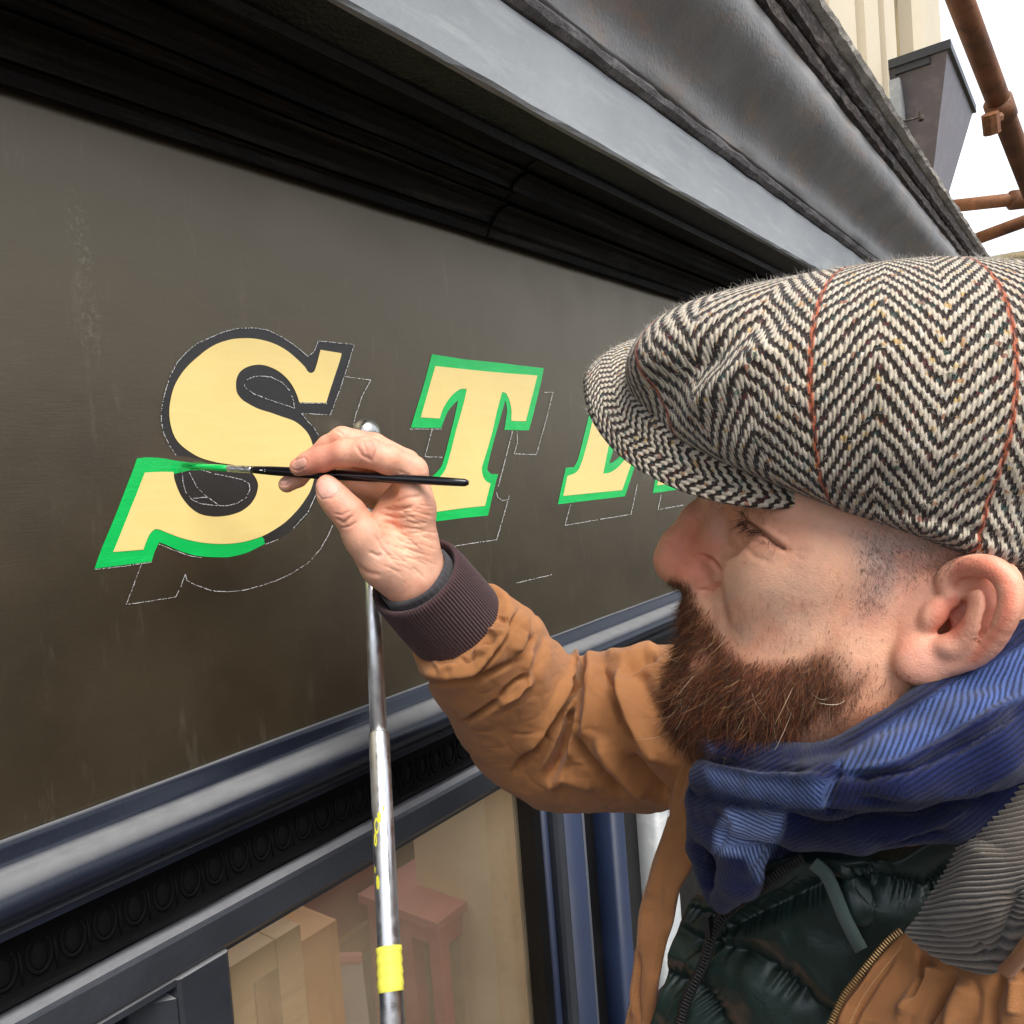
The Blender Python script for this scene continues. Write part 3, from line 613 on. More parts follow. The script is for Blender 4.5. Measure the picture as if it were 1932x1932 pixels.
def lap(V, Fq, f):
    S = np.zeros_like(V); N = np.zeros(len(V)); m = Fq.shape[1]
    for i in range(m):
        a, b = Fq[:, i], Fq[:, (i+1) % m]
        for d in range(3): S[:, d] += np.bincount(a, V[b, d], len(V)) + np.bincount(b, V[a, d], len(V))
        N += np.bincount(a, minlength=len(V)) + np.bincount(b, minlength=len(V))
    return V + f * (S / np.maximum(N, 1)[:, None] - V)
def vnormals(V, Fq):
    e = np.cross(V[Fq[:, 2]] - V[Fq[:, 0]], V[Fq[:, -1]] - V[Fq[:, 1]]); N = np.zeros_like(V)
    for i in range(Fq.shape[1]):
        for d in range(3): N[:, d] += np.bincount(Fq[:, i], e[:, d], len(V))
    return N / (np.linalg.norm(N, axis=1, keepdims=True) + 1e-12)
def dist_poly(x, y, pts):                                # distance to a polyline in the picture, and how far along
    best = np.full(len(x), 1e9); par = np.zeros(len(x)); L = 0.
    for (ax, ay), (bx, by) in zip(pts[:-1], pts[1:]):
        dx, dy = bx - ax, by - ay; l2 = dx * dx + dy * dy + 1e-9
        t = np.clip(((x - ax) * dx + (y - ay) * dy) / l2, 0, 1); d = np.hypot(x - ax - t * dx, y - ay - t * dy)
        u = d < best; best[u] = d[u]; par[u] = (L + t[u] * math.sqrt(l2)); L += math.sqrt(l2)
    return best, par / max(L, 1e-9)
def crease(V, Fq, lines, face=-.05):
    """press and raise traced folds into a surface (world verts): lines are (points px, width px, height m)"""
    N = vnormals(V, Fq); x, y, z = proj(V); view = (V - CAM); view /= np.linalg.norm(view, axis=1, keepdims=True)
    fac = np.clip((-(N * view).sum(1) - face) * 4, 0, 1); H = np.zeros(len(V))
    for pts, wd, h in lines:
        xs = [p[0] for p in pts]; ys = [p[1] for p in pts]; m = (x > min(xs) - 3*wd) & (x < max(xs) + 3*wd) & (y > min(ys) - 3*wd) & (y < max(ys) + 3*wd) & (fac > 0)
        if not m.any(): continue
        d, t = dist_poly(x[m], y[m], pts); H[m] += h * np.exp(-(d / wd) ** 2) * np.clip(np.minimum(t, 1 - t) * 6 + .25, 0, 1)
    return V + N * (H * fac)[:, None]
def vnoise(P_, sc, seed=0.):
    """cheap smooth value noise on (N,3)"""
    q = np.asarray(P_) * sc + seed * 17.13; i = np.floor(q).astype(np.int64); f = q - i; f = f * f * (3 - 2 * f); out = 0
    for a in (0, 1):
        for b in (0, 1):
            for c in (0, 1):
                h = ((i[:, 0] + a) * 73856093) ^ ((i[:, 1] + b) * 19349663) ^ ((i[:, 2] + c) * 83492791)
                h = (h * 2654435761) & 0xffffffff; h = ((h ^ (h >> 15)) * 2246822519) & 0xffffffff; h = (h ^ (h >> 13)) & 0xffff
                out = out + (h / 65535. * 2 - 1) * (f[:, 0] if a else 1 - f[:, 0]) * (f[:, 1] if b else 1 - f[:, 1]) * (f[:, 2] if c else 1 - f[:, 2])
    return out
def inpoly(x, y, poly):
    r = np.zeros(len(x), bool); n = len(poly)
    for i in range(n):
        (ax, ay), (bx, by) = poly[i], poly[(i+1) % n]
        c = ((ay > y) != (by > y)) & (x < (bx - ax) * (y - ay) / (by - ay + 1e-12) + ax); r ^= c
    return r
def soft(x, y, poly, wd):                                # 1 inside a traced patch, fading over wd px at its edge
    d, _ = dist_poly(x, y, list(poly) + [poly[0]]); s = np.where(inpoly(x, y, poly), d, -d); return np.clip(s / wd + .5, 0, 1)
def put_uv(me, uv):
    l = me.uv_layers.new(name='UVMap'); vi = np.zeros(len(me.loops), np.int32); me.loops.foreach_get('vertex_index', vi); l.data.foreach_set('uv', np.asarray(uv, np.float32)[vi].ravel())
def chp(pts):                                             # (x, y, Z, r px) list -> camera-frame points, radii in metres
    return [CAMF.loc(P(x, y, Z)) for x, y, Z, r in pts], [r * Z / F for x, y, Z, r in pts]
def vol_for(chains, h, pad=.02):
    q = np.array([p for c in chains for p in chp(c)[0]]); r = max(max(chp(c)[1]) for c in chains); return Vol(q.min(0) - r - pad, q.max(0) + r + pad, h)
def tps(ctrl):                                            # smooth depth field through (x, y, Z) control points
    c = np.array(ctrl, float); n = len(c); s = 300.
    def U(r2): return np.where(r2 > 1e-12, r2 * np.log(r2 + 1e-12), 0)
    q = c[:, :2] / s; K = U(((q[:, None] - q[None]) ** 2).sum(-1)) + np.eye(n) * 1e-3; A = np.zeros((n + 3, n + 3)); A[:n, :n] = K
    A[:n, n] = 1; A[:n, n+1:] = q; A[n, :n] = 1; A[n+1:, :n] = q.T; w = np.linalg.solve(A, np.r_[c[:, 2], 0, 0, 0])
    def f(x, y):
        p = np.stack([x, y], 1) / s; return U(((p[:, None] - q[None]) ** 2).sum(-1)) @ w[:n] + w[n] + p @ w[n+1:]
    return f
def sheet(outline, ctrl, step=3., thick=.003, lines=(), extra=None, smooth=0):
    """cloth panel: outline traced in the picture, depth from control points, real thickness"""
    poly = [tuple(p) for p in smooth_poly(outline, 4, 50)]; xs = [p[0] for p in poly]; ys = [p[1] for p in poly]
    gx = np.arange(min(xs) - step, max(xs) + 2 * step, step); gy = np.arange(min(ys) - step, max(ys) + 2 * step, step)
    X, Y = np.meshgrid(gx, gy, indexing='ij'); x, y = X.ravel(), Y.ravel(); ins = inpoly(x, y, poly)
    d, _ = dist_poly(x, y, poly + [poly[0]]); keep = ins | (d < step * .75); nx, ny = X.shape; K = keep.reshape(nx, ny)
    cell = K[:-1, :-1] & K[1:, :-1] & K[1:, 1:] & K[:-1, 1:]; I = np.arange(nx * ny).reshape(nx, ny)
    Fq = np.stack([I[:-1, :-1][cell], I[:-1, 1:][cell], I[1:, 1:][cell], I[1:, :-1][cell]], 1)
    used = np.unique(Fq); mp = np.full(nx * ny, -1); mp[used] = np.arange(len(used)); Fq = mp[Fq]; x, y = x[used].copy(), y[used].copy()
    ed = np.sort(np.concatenate([Fq[:, [i, (i+1) % 4]] for i in range(4)]), 1); u, inv, c = np.unique(ed, axis=0, return_inverse=True, return_counts=True)
    bnd = np.unique(u[c == 1])
    A = np.array(poly); B = np.roll(A, -1, 0); px, py = x[bnd], y[bnd]; best = np.full(len(bnd), 1e9); sx, sy = px.copy(), py.copy()
    for (ax, ay), (bx, by) in zip(A, B):                  # snap the rim onto the outline
        l2 = (bx-ax)**2 + (by-ay)**2 + 1e-9; t = np.clip(((px-ax)*(bx-ax) + (py-ay)*(by-ay)) / l2, 0, 1); qx, qy = ax + t*(bx-ax), ay + t*(by-ay); dd = np.hypot(px-qx, py-qy)
        m = dd < best; best[m] = dd[m]; sx[m] = qx[m]; sy[m] = qy[m]
    x[bnd], y[bnd] = sx, sy
    Z = tps(ctrl)(x, y); V = np.stack([P(a, b, c_) for a, b, c_ in zip(x, y, Z)]); dr = vnormals(V, Fq)
    if ((dr * (V - CAM)).sum(1)).mean() > 0: Fq = Fq[:, ::-1]; dr = -dr
    V0 = V.copy()
    if lines: V = crease(V, Fq, lines, -1.)
    ef = np.clip(dist_poly(x, y, poly + [poly[0]])[0] / 9., 0, 1)
    if extra is not None: V = V + vnormals(V, Fq) * (ef * extra(x, y, V))[:, None]
    rim = np.zeros(len(V)); dd, _ = dist_poly(x, y, poly + [poly[0]]); V = V - dr * (thick * .8 * np.exp(-(dd / 4.) ** 2))[:, None]   # rolled edge
    back = V0 - dr * thick * 1.6; n = len(V); inward = {}
    e = np.concatenate([Fq[:, [i, (i+1) % 4]] for i in range(4)]); es = np.sort(e, 1); u, inv, c = np.unique(es, axis=0, return_inverse=True, return_counts=True); eb = e[c[inv.ravel()] == 1]
    F2 = np.concatenate([Fq, Fq[:, ::-1] + n, np.stack([eb[:, 1], eb[:, 0], eb[:, 0] + n, eb[:, 1] + n], 1)])
    return np.concatenate([V, back]), F2, np.r_[x, x], np.r_[y, y], n
def strands(roots, dirs, lens, rad, curl=.3, seg=4, sides=3, grav=(0, 0, -.2), seed=1):
    """tapered hairs as slim prisms; roots, dirs (N,3) world"""
    rg = np.random.default_rng(seed); n = len(roots); d = dirs / (np.linalg.norm(dirs, axis=1, keepdims=True) + 1e-9); p = roots.copy(); g = np.asarray(grav)
    bend = rg.normal(0, curl, (n, 3)); ref = np.cross(d, rg.normal(0, 1, (n, 3))); ref /= np.linalg.norm(ref, axis=1, keepdims=True) + 1e-9
    Vs = []
    for k in range(seg + 1):
        b2 = np.cross(d, ref); b2 /= np.linalg.norm(b2, axis=1, keepdims=True) + 1e-9; r = (rad * (1 - .85 * k / seg))[:, None]
        for q in range(sides): th = 2 * math.pi * q / sides; Vs.append(p + r * (ref * math.cos(th) + b2 * math.sin(th)))
        d = d + (bend + g) / seg; d /= np.linalg.norm(d, axis=1, keepdims=True); p = p + d * (lens / seg)[:, None]
    V = np.stack(Vs, 1).reshape(-1, 3); m = (seg + 1) * sides; base = (np.arange(n) * m)[:, None, None]
    f = np.array([[k*sides+q, k*sides+(q+1) % sides, (k+1)*sides+(q+1) % sides, (k+1)*sides+q] for k in range(seg) for q in range(sides)])
    return V, (base + f[None]).reshape(-1, 4), m
# ================================================================== SKIN MATERIAL
def skin_mat():
    t = NT('skin'); c = t.co(); a = t.new('VertexColor', layer_name='tint').outputs[0]
    mot = t.noise(c, 70, 4, .6); por = t.noise(c, 1500, 2, .6); fre = t.noise(c, 330, 3, .7)
    col = t.mix(.75, a, t.mix(t.ramp(mot, (.35, 0.), (.65, 1.)), (.90, .88, .88), (1.14, 1.05, 1.0)), 'MULTIPLY')
    blo = t.noise(c, 34, 6, .65, .4); col = t.mix(t.ramp(blo, (.48, 0.), (.70, .42)), col, (.66, .20, .12)); ven = t.noise(c, 120, 5, .7, 1.5); col = t.mix(t.ramp(ven, (.56, 0.), (.66, .22)), col, (.52, .16, .11))
    col = t.mix(t.ramp(fre, (.64, 0.), (.74, .45)), col, (.34, .12, .07))
    vor = t.new('TexVoronoi', feature='DISTANCE_TO_EDGE'); t.put(vor.inputs['Vector'], c); vor.inputs['Scale'].default_value = 520.
    nb = t.bump(por, .30, .0007); nb = t.bump(t.ramp(vor.outputs[0], (0., 0.), (.16, 1.)), .14, .0004, nb); nb = t.bump(t.noise(c, 240, 4, .6), .24, .0012, nb)
    t.set(col=col, rough=t.ramp(mot, (.3, .42), (.7, .56)), spec=.45, sss=.08, nrm=nb)
    t.b.inputs['Subsurface Radius'].default_value = (1., .35, .2); t.b.inputs['Subsurface Scale'].default_value = .004; return t.m
M['skin'] = skin_mat()
def metal(name, col, rough, aniso=0):
    t = NT(name); c = t.co(); t.set(col=col, metal=1., rough=t.ramp(t.noise(c, 90, 4), (.3, rough * .7), (.7, rough * 1.4)), nrm=t.bump(t.noise(c, 400, 3), .05, .0005)); return t.m
M['chrome'] = metal('worn chromed steel', (.80, .80, .80), .36)
M['tin'] = metal('crimped tin ferrule', (.62, .62, .62), .35)
M['lacquer'] = paint('black lacquer', (.006, .006, .008), .14, .5, .2, .05, 60)
M['white'] = paint('white print', (.75, .75, .75), .6, .3, .05, .1, 60)
M['tape'] = paint('lemon masking tape', (.80, .74, .10), .55, .3, .08, .4, 40)
M['limep'] = paint('yellow paint spots', (.72, .68, .05), .5, .4, .1, .3, 80)
M['nickel'] = metal('nickel ball tip', (.55, .54, .50), .3)

# ================================================================== MAHLSTICK
ms = empty('mahlstick', tuple(P(690, 815, .868)), label='chromed telescopic painter\'s rest stick with yellow tape, leaning on the sign', cat='stick')
A_, B_ = P(688, 812, .862), P(741, 1945, .575)
def on(t): return A_ + (B_ - A_) * t
def t_at(y):                                               # parameter where the stick crosses an image row
    lo, hi = 0., 1.4
    for _ in range(40):
        m = (lo + hi) / 2; yy = proj(on(m)[None])[1][0]; lo, hi = (m, hi) if yy < y else (lo, m)
    return lo
t1, t2, t3 = t_at(1384), t_at(1786), t_at(1872)
MB().tube([on(.02), on(t1)], .0074, 32).build('upper_tube', M['chrome'], ms, True)
MB().tube([on(t1 - .001), on(t1 + .001), on(1.35)], [.0084, .0088, .0088], 32).build('lower_tube', M['chrome'], ms, True)
pr = [(.0088, -.002), (.0096, 0), (.0098, .004)]
rr, pp = [], []
for k in range(13):
    s = k / 12; pp.append(on(t2 + (t3 - t2) * s)); rr.append(.0098 + .0004 * math.sin(k * 2.1))
MB().tube(pp, rr, 24).build('tape_band', M['tape'], ms, True)
MB().tube([on(.0), on(.012), on(.03), on(.05)], [.010, .0135, .0135, .009], 24).build('tip_collar', M['nickel'], ms, True)
bm = bmesh.new(); bmesh.ops.create_uvsphere(bm, u_segments=32, v_segments=20, radius=.0155); me = bpy.data.meshes.new('ball'); bm.to_mesh(me); bm.free()
o = link('ball_tip', me, M['nickel'], ms, True); o.data.transform(Matrix.Translation(Vector(P(690, 817, .857))))
for i, (y, s, w_) in enumerate(((1560, -.6, .0022), (1545, -.3, .0016), (1585, -.75, .0018), (1665, -.7, .0018), (1640, -.9, .001), (1530, .1, .001))):
    c0 = on(t_at(y)); ax = (B_ - A_) / np.linalg.norm(B_ - A_); tc = CAM - c0; tc -= ax * tc.dot(ax); tc /= np.linalg.norm(tc); sd_ = np.cross(ax, tc); sd_ *= np.sign(-(sd_ @ Xc) or 1) * -1
    v = []; f = []
    for k in range(9):
        u = (k - 4) / 4; hw_ = w_ * math.sqrt(max(0, 1 - u * u)) * (1 + .4 * nz(k * 1.3, i)) / .0089
        for q in (-1, 1):
            th = math.asin(max(-.95, min(.95, s))) + q * hw_
            v.append(c0 + ax * u * w_ * 3 + (tc * math.cos(th) + sd_ * math.sin(th)) * .00893)
    f = [(2*k, 2*k+1, 2*k+3, 2*k+2) for k in range(8)]; obj('paint_spot', v, f, M['limep'], ms, True)

# ================================================================== PAINTBRUSH
pb = empty('paintbrush', tuple(P(350, 880, .699)), label='slim black-handled sign brush loaded with green paint', cat='paintbrush')
b0, b1, b2, b3, b4 = P(352, 879, .699), P(430, 884, .692), P(474, 886, .688), P(560, 892, .680), P(884, 911, .648)
pxm = .69 / F
MB().tube([b2 + (b4 - b2) * s for s in (0, .02, .1, .3, .6, .9, .985, 1.)], [6.6*pxm, 7.2*pxm, 8.6*pxm, 10.*pxm, 9.*pxm, 7.6*pxm, 6.8*pxm, 3.8*pxm], 24).build('handle', M['lacquer'], pb, True)
MB().tube([b1 + (b2 - b1) * s for s in (0, .05, .3, .36, .42, .7, .76, .82, 1, 1.04)], [x * pxm for x in (6.4, 6.6, 6.9, 6.4, 6.9, 7.1, 6.6, 7.1, 7.0, 6.6)], 24).build('ferrule', M['tin'], pb, True)
n = 230; rg = np.random.default_rng(3); ax = (b0 - b1); Lb = np.linalg.norm(ax); ax /= Lb; q1 = np.cross(ax, [0, 0, 1]); q1 /= np.linalg.norm(q1); q2 = np.cross(ax, q1)
th = rg.uniform(0, 6.283, n); rr = np.sqrt(rg.uniform(0, 1, n)) * 5.6 * pxm; roots = b1 + (q1 * np.cos(th)[:, None] + q2 * np.sin(th)[:, None]) * rr[:, None]
ends = b0 + ax * rg.uniform(-.012, .008, n)[:, None] + q2 * (rg.normal(0, 3.2 * pxm, n))[:, None] + q1 * rg.normal(0, .9 * pxm, n)[:, None]
V, Fq, m = strands(roots, ends - roots, np.linalg.norm(ends - roots, axis=1), np.full(n, .00045), .02, 5, 5, (0, 0, 0))
link('bristles', arr_mesh('bristles', V, Fq), M['green'], pb, True)
MB().tube([b1 + (b0 - b1) * s for s in (-.05, .15, .4, .7, .92)], [6.2*pxm, 6.6*pxm, 6.4*pxm, 4.6*pxm, 1.2*pxm], 16).build('loaded_paint', M['green'], pb, True)
for s_, w_, h_ in ((.048, 6, 2.2), (.066, 2.2, 5), (.082, 5, 1.6), (.100, 3, 3), (.113, 6, 2)):
    c0 = b2 + (b4 - b2) * s_; tc = CAM - c0; tc /= np.linalg.norm(tc); ax2 = (b4 - b2) / np.linalg.norm(b4 - b2); up2 = np.cross(ax2, tc); up2 *= np.sign(up2[2]); c0 = c0 + tc * 9.2 * pxm
    obj('print_mark', [c0 + ax2 * a * w_ * pxm * .5 + up2 * b * h_ * pxm * .5 for a, b in ((-1, -1), (1, -.7), (.9, 1), (-1, .8))], [(0, 1, 2, 3)], M['white'], pb)

# ================================================================== RIGHT HAND (camera-frame sculpt, later joined to the body)
IDX = [(564,881,.664,17.5),(584,873,.662,21),(608,866,.661,23.5),(650,855,.657,25.5),(690,853,.656,28.5),(735,868,.662,27.5),(776,890,.674,30)]
MID = [(541,914,.690,15.5),(562,901,.692,18),(592,868,.692,21),(620,843,.689,22),(646,829,.686,24),(705,842,.692,25),(765,876,.702,28)]
RNG_ = [(700,930,.712,16),(672,918,.716,19),(655,892,.718,20),(690,852,.716,23),(770,884,.722,27)]
PNK = [(712,952,.732,14),(688,938,.736,16),(684,905,.738,18),(722,882,.738,20),(775,905,.738,24)]
TH = [(617,917,.657,21),(626,933,.655,26),(640,950,.655,28),(657,967,.656,31),(690,1014,.663,35),(727,1062,.671,43),(770,1098,.682,48)]
MC = [[(776,890,.674,31),(782,960,.676,35),(786,1030,.681,37),(796,1082,.686,44)], [(765,876,.702,28),(775,985,.705,34),(792,1085,.708,44)],
      [(770,884,.722,27),(772,985,.724,32),(785,1085,.724,42)], [(775,905,.738,24),(765,985,.738,28),(770,1075,.734,36)]]
FA = [(788,1088,.700,54),(835,1160,.740,58),(930,1290,.80,66)]
hv = vol_for([IDX, MID, RNG_, PNK, TH, *MC, FA[:2]], .00085, .006)
for c in (MC[3], MC[2], MC[1], MC[0]): hv.chain(*chp(c), .012)
hv.chain(*chp([(760,1010,.690,34),(745,1060,.690,38)]), .014)
hv.chain(*chp(PNK), .003).chain(*chp(RNG_), .003)
hv.chain(*chp(MID), .0025).chain(*chp(IDX), .004)
hv.chain(*chp(FA[:2]), .014)
hv.chain(*chp(TH[3:]), .012).chain(*chp(TH[:4]), .005)
# web between thumb and index, and the hollow of the grip
hv.chain(*chp([(700,1000,.680,22),(745,950,.684,22),(775,925,.682,24)]), .012)
hv.chain(*chp([(690,915,.722,24),(735,930,.716,30),(765,960,.705,30)]), .008)
hv.ell(CAMF.loc(P(704,925,.668)), (.020, .010, .012), .006, None, True)
HV, HF = hv.mesh(2); HV = CAMF.world(HV)
def c3(*p): return [(450.8 + .3 * a, 708.3 + .3 * b) for a, b in p]
rgl = random.Random(5)
hl = [(c3((735,440),(770,500),(840,540)), 3.5, -.0009), (c3((760,400),(840,400),(870,460),(850,540)), 3.2, -.0010), (c3((780,420),(800,470),(815,530)), 2.5, -.0006), (c3((600,340),(640,360),(660,380)), 2.5, -.0007),
      (c3((610,900),(660,930),(720,880)), 3., -.0010), (c3((600,870),(650,880),(700,850)), 2.2, -.0007), (c3((640,960),(700,950),(740,920)), 2.2, -.0008), (c3((560,790),(640,750),(650,700)), 2.4, -.0006),
      (c3((830,870),(920,920),(1010,960)), 4.5, -.0022), (c3((860,860),(960,890),(1060,900)), 3.5, -.0015), (c3((900,840),(1000,850),(1100,820)), 3.5, -.0013), (c3((880,930),(960,1000),(1030,1050)), 3.5, -.0016),
      (c3((900,990),(980,1070),(1050,1110)), 3., -.0010), (c3((860,1010),(900,1090),(960,1150)), 3.2, -.0012), (c3((820,1110),(880,1140),(900,1120)), 3.5, -.0011), (c3((980,800),(1060,770),(1150,760)), 3.5, -.0010), (c3((720,1180),(800,1240),(900,1260)), 5, -.0008),
      (c3((1000,600),(1090,640),(1170,640)), 3, -.0006), (c3((1060,420 + 90),(1130,560),(1180,640)), 8, .0009)]
for i in range(70):                                          # skin folds fanning from the web over the back of the hand
    x, y = rgl.uniform(960, 1200), rgl.uniform(820, 1250); a = math.radians(rgl.uniform(15, 55) if y > 1000 else rgl.uniform(-10, 35)); L = rgl.uniform(30, 80)
    hl.append((c3((x - L * math.cos(a), y - L * math.sin(a) * .7), (x, y + rgl.uniform(-5, 5)), (x + L * math.cos(a), y + L * math.sin(a) * .7)), rgl.uniform(1.6, 2.6), -rgl.uniform(.0002, .0006)))
NAILS = [c3((330,560),(360,530),(410,515),(428,540),(415,580),(370,600),(335,590)), c3((478,690),(520,655),(590,650),(635,690),(630,735),(575,770),(520,780),(490,740)), c3((252,668),(275,650),(310,650),(322,672),(300,692),(262,692))]
for nl in NAILS: hl.append((nl + [nl[0]], 1.5, -.0007))
HV = crease(HV, HF, hl, .0)
# ================================================================== HEAD (profile frame: w points at the lens)
_r = ray(1560, 1100); _r /= np.linalg.norm(_r); HN = -_r; HO_ = CAM + _r * .47
_u = R[:, 0] - HN * (R[:, 0] @ HN); _u /= np.linalg.norm(_u); HFm = Frame(HO_, [_u, np.cross(HN, _u), HN])
def PHw(x, y, w): r = ray(x, y); return CAM + r * (((HO_ + w * HN - CAM) @ HN) / (r @ HN))
def PH(x, y, w): return HFm.loc(PHw(x, y, w))
def rotz(a): a = math.radians(a); return np.array([[math.cos(a), math.sin(a), 0], [-math.sin(a), math.cos(a), 0], [0, 0, 1]])
def cr(pts, rad, n=26):                                    # smooth a chain of control points
    a = np.array([np.r_[PH(*p), r] for p, r in zip(pts, rad)]); m = len(a); o = []
    for s_ in np.linspace(0, m - 1.0001, n):
        i = int(s_); t = s_ - i; p0, p1, p2, p3 = a[max(i-1, 0)], a[i], a[min(i+1, m-1)], a[min(i+2, m-1)]
        o.append(.5 * ((2*p1) + (p2-p0)*t + (2*p0-5*p1+4*p2-p3)*t*t + (3*p1-p0-3*p2+p3)*t**3))
    o = np.array(o); return list(o[:, :3]), list(o[:, 3])
hd = Vol((-.105, -.150, -.098), (.150, .085, .106), .00115)
hd.ell(PH(1720, 900, 0), (.098, .082, .073), .01)
hd.ell(PH(1505, 930, 0), (.046, .055, .060), .02)
hd.ell(PH(1533, 1095, 0), (.050, .070, .058), .02)
hd.ell(PH(1740, 1120, 0), (.078, .085, .066), .02)
hd.ell(PH(1620, 1060, 0), (.060, .055, .068), .02)
hd.ell(PH(1512, 1120, .024), (.038, .042, .033), .020)
hd.ell(PH(1570, 1070, .046), (.036, .018, .018), .02)
for s in (1, -1):
    hd.chain([PH(1715, 1190, .044 * s), PH(1625, 1285, .040 * s), PH(1480, 1325, .026 * s), PH(1370, 1325, .010 * s)], [.022, .026, .026, .024], .025)
hd.ell(PH(1372, 1315, 0), (.026, .025, .028), .02)
hd.ell(PH(1388, 1218, 0), (.027, .034, .029), .016)
hd.chain([PH(1740, 1220, 0), PH(1722, 1380, 0), PH(1740, 1410, -.01)], [.055, .056, .050], .02)
hd.ell(PH(1640, 1240, 0), (.06, .05, .052), .02)
# brow, orbit, lids
for s in (1, -1):
    hd.chain([PH(1372, 930, .010 * s), PH(1415, 925, .030 * s), PH(1490, 955, .049 * s)], [.010, .011, .010], .012)
    hd.ell(PH(1394, 976, .037 * s), (.019, .020, .020), .011, None, True)
    hd.ell(PH(1440, 1002, .033 * s), (.0145, .0125, .0125), .006)
    hd.chain([PH(1392, 955, .030 * s), PH(1440, 975, .043 * s), PH(1485, 1012, .049 * s)], [.006, .0085, .006], .008)
    hd.chain([PH(1402, 1018, .030 * s), PH(1440, 1034, .040 * s), PH(1482, 1040, .046 * s)], [.004, .005, .004], .010)
# nose
hd.chain([PH(1356, 935, 0), PH(1318, 985, 0), PH(1284, 1032, 0), PH(1277, 1053, 0)], [.0085, .0100, .0112, .0122], .006)
hd.ell(PH(1274, 1057, 0), (.0112, .0100, .0118), .006)
hd.chain([PH(1278, 1076, 0), PH(1322, 1100, 0)], [.0062, .0080], .006)
for s in (1, -1):
    hd.chain([PH(1380, 985, .013 * s), PH(1345, 1045, .012 * s)], [.011, .012], .012)
    hd.ell(PH(1320, 1084, .0135 * s), (.0112, .0098, .0088), .0028, rotz(-20))
    hd.chain([PH(1276, 1066, .005 * s), PH(1316, 1082, .011 * s)], [.0098, .0090], .006)
    hd.ell(PH(1298, 1100, .0075 * s), (.0058, .0035, .0036), .0025, rotz(-18), True)
hd.ell(PH(1350, 1152, 0), (.0185, .016, .021), .010)
hd.ell(PH(1330, 1226, 0), (.012, .0085, .018), .006)          # lower lip
# ear
EA = np.array([[math.cos(math.radians(54)), math.sin(math.radians(54)), .12], [-math.sin(math.radians(54)), math.cos(math.radians(54)), -.30], [0, 0, 0]])
EA[0] /= np.linalg.norm(EA[0]); EA[1] -= EA[0] * (EA[1] @ EA[0]); EA[1] /= np.linalg.norm(EA[1]); EA[2] = np.cross(EA[0], EA[1])
hd.ell(PH(1822, 1158, .077), (.0285, .0185, .0050), .005, EA)
hd.ell(PH(1762, 1232, .072), (.0150, .0125, .0070), .007, rotz(40))
hd.chain([PH(1758, 1115, .066), PH(1748, 1185, .066)], [.009, .009], .008)
hd.ell(PH(1800, 1168, .088), (.0125, .0182, .0130), .0030, rotz(-34), True)                                                                            # concha
hd.chain(*cr(((1828, 1112, .080), (1858, 1112, .086), (1866, 1140, .088), (1852, 1180, .087), (1822, 1212, .083), (1795, 1222, .080)), [.0040, .0048, .0052, .0052, .0048, .0040]), .004)      # antihelix
hd.chain([PH(x, y, w) for x, y, w in ((1812, 1100, .085), (1850, 1092, .090))], [.0042, .0036], .003, True)                                              # triangular fossa
hd.chain([PH(x, y, w) for x, y, w in ((1872, 1092, .091), (1889, 1128, .093), (1880, 1170, .092), (1852, 1210, .088))], [.0042, .0044, .0042, .0032], .003, True)   # scapha
hd.chain(*cr(((1800, 1138, .080), (1782, 1098, .080), (1800, 1076, .083), (1838, 1066, .089), (1876, 1072, .094), (1902, 1098, .097), (1908, 1132, .098), (1898, 1170, .096), (1872, 1215, .090), (1836, 1243, .084), (1790, 1254, .079)),
         [.0022, .0032, .0036, .0040, .0042, .0042, .0040, .0038, .0036, .0036, .0040]), .0025)                                                        # helix
hd.ell(PH(1742, 1247, .078), (.0115, .0098, .0055), .006, rotz(30))
hd.ell(PH(1764, 1160, .079), (.0052, .0085, .0048), .003, rotz(-30))                                                                                    # tragus
hd.ell(PH(1795, 1222, .083), (.0060, .0045, .0045), .003)                                                                                               # antitragus
hd.ell(PH(1776, 1182, .070), (.0032, .0048, .0090), .003, rotz(-20), True)
FV, FF = hd.mesh(2); FLOC = FV.copy(); FV = HFm.world(FV)
def c5(*p): return [(1191.3 + .3833 * a, 869.3 + .3833 * b) for a, b in p]
fl = [(c5((520,240),(560,300),(640,350),(700,405),(760,440),(775,442)), 3.6, -.0032), (c5((560,365),(620,400),(700,425),(740,430)), 3.5, -.0008), (c5((600,300),(680,350),(760,400)), 7, .0010),
      (c5((540,400),(600,470),(680,500)), 5, -.0007), (c5((440,470),(420,540),(425,610),(440,700),(470,810)), 8, -.0016), (c5((330,465),(392,486),(420,540),(416,600),(385,636),(340,640)), 3.2, -.0046),
      (c5((800,440),(870,450)), 3, -.0005), (c5((790,455),(850,490)), 3, -.0005), (c5((540,240),(530,330),(540,420)), 4, -.0010),
      (c5((1180,560),(1240,500)), 20, .0006)]
FV = crease(FV, FF, fl, .0)
N_ = vnormals(FV, FF)
mir = FLOC.copy(); mir[:, 2] = np.abs(mir[:, 2]); MX, MY, _ = proj(HFm.world(mir))            # both sides of the face share the near side's map
def tintmix(base, x, y, items):
    c = np.tile(np.array(base), (len(x), 1))
    for poly, wd, col, k in items: s = (soft(x, y, poly, wd) * k)[:, None]; c = c * (1 - s) + np.array(col) * s
    return c
BEARD = c5((205,600),(262,622),(345,735),(410,840),(475,935),(560,995),(660,1005),(848,990),(950,915),(1020,810),(1120,760),(1200,800),(1215,1000),(1180,1090),(1080,1180),(920,1240),(840,1300),(500,1480),(150,1400),(100,1000),(120,760))
SHAVE = c5((1090,340),(1200,300),(1560,420),(1700,470),(1560,520),(1450,560),(1300,620),(1180,760),(1130,760),(1140,600),(1120,450))
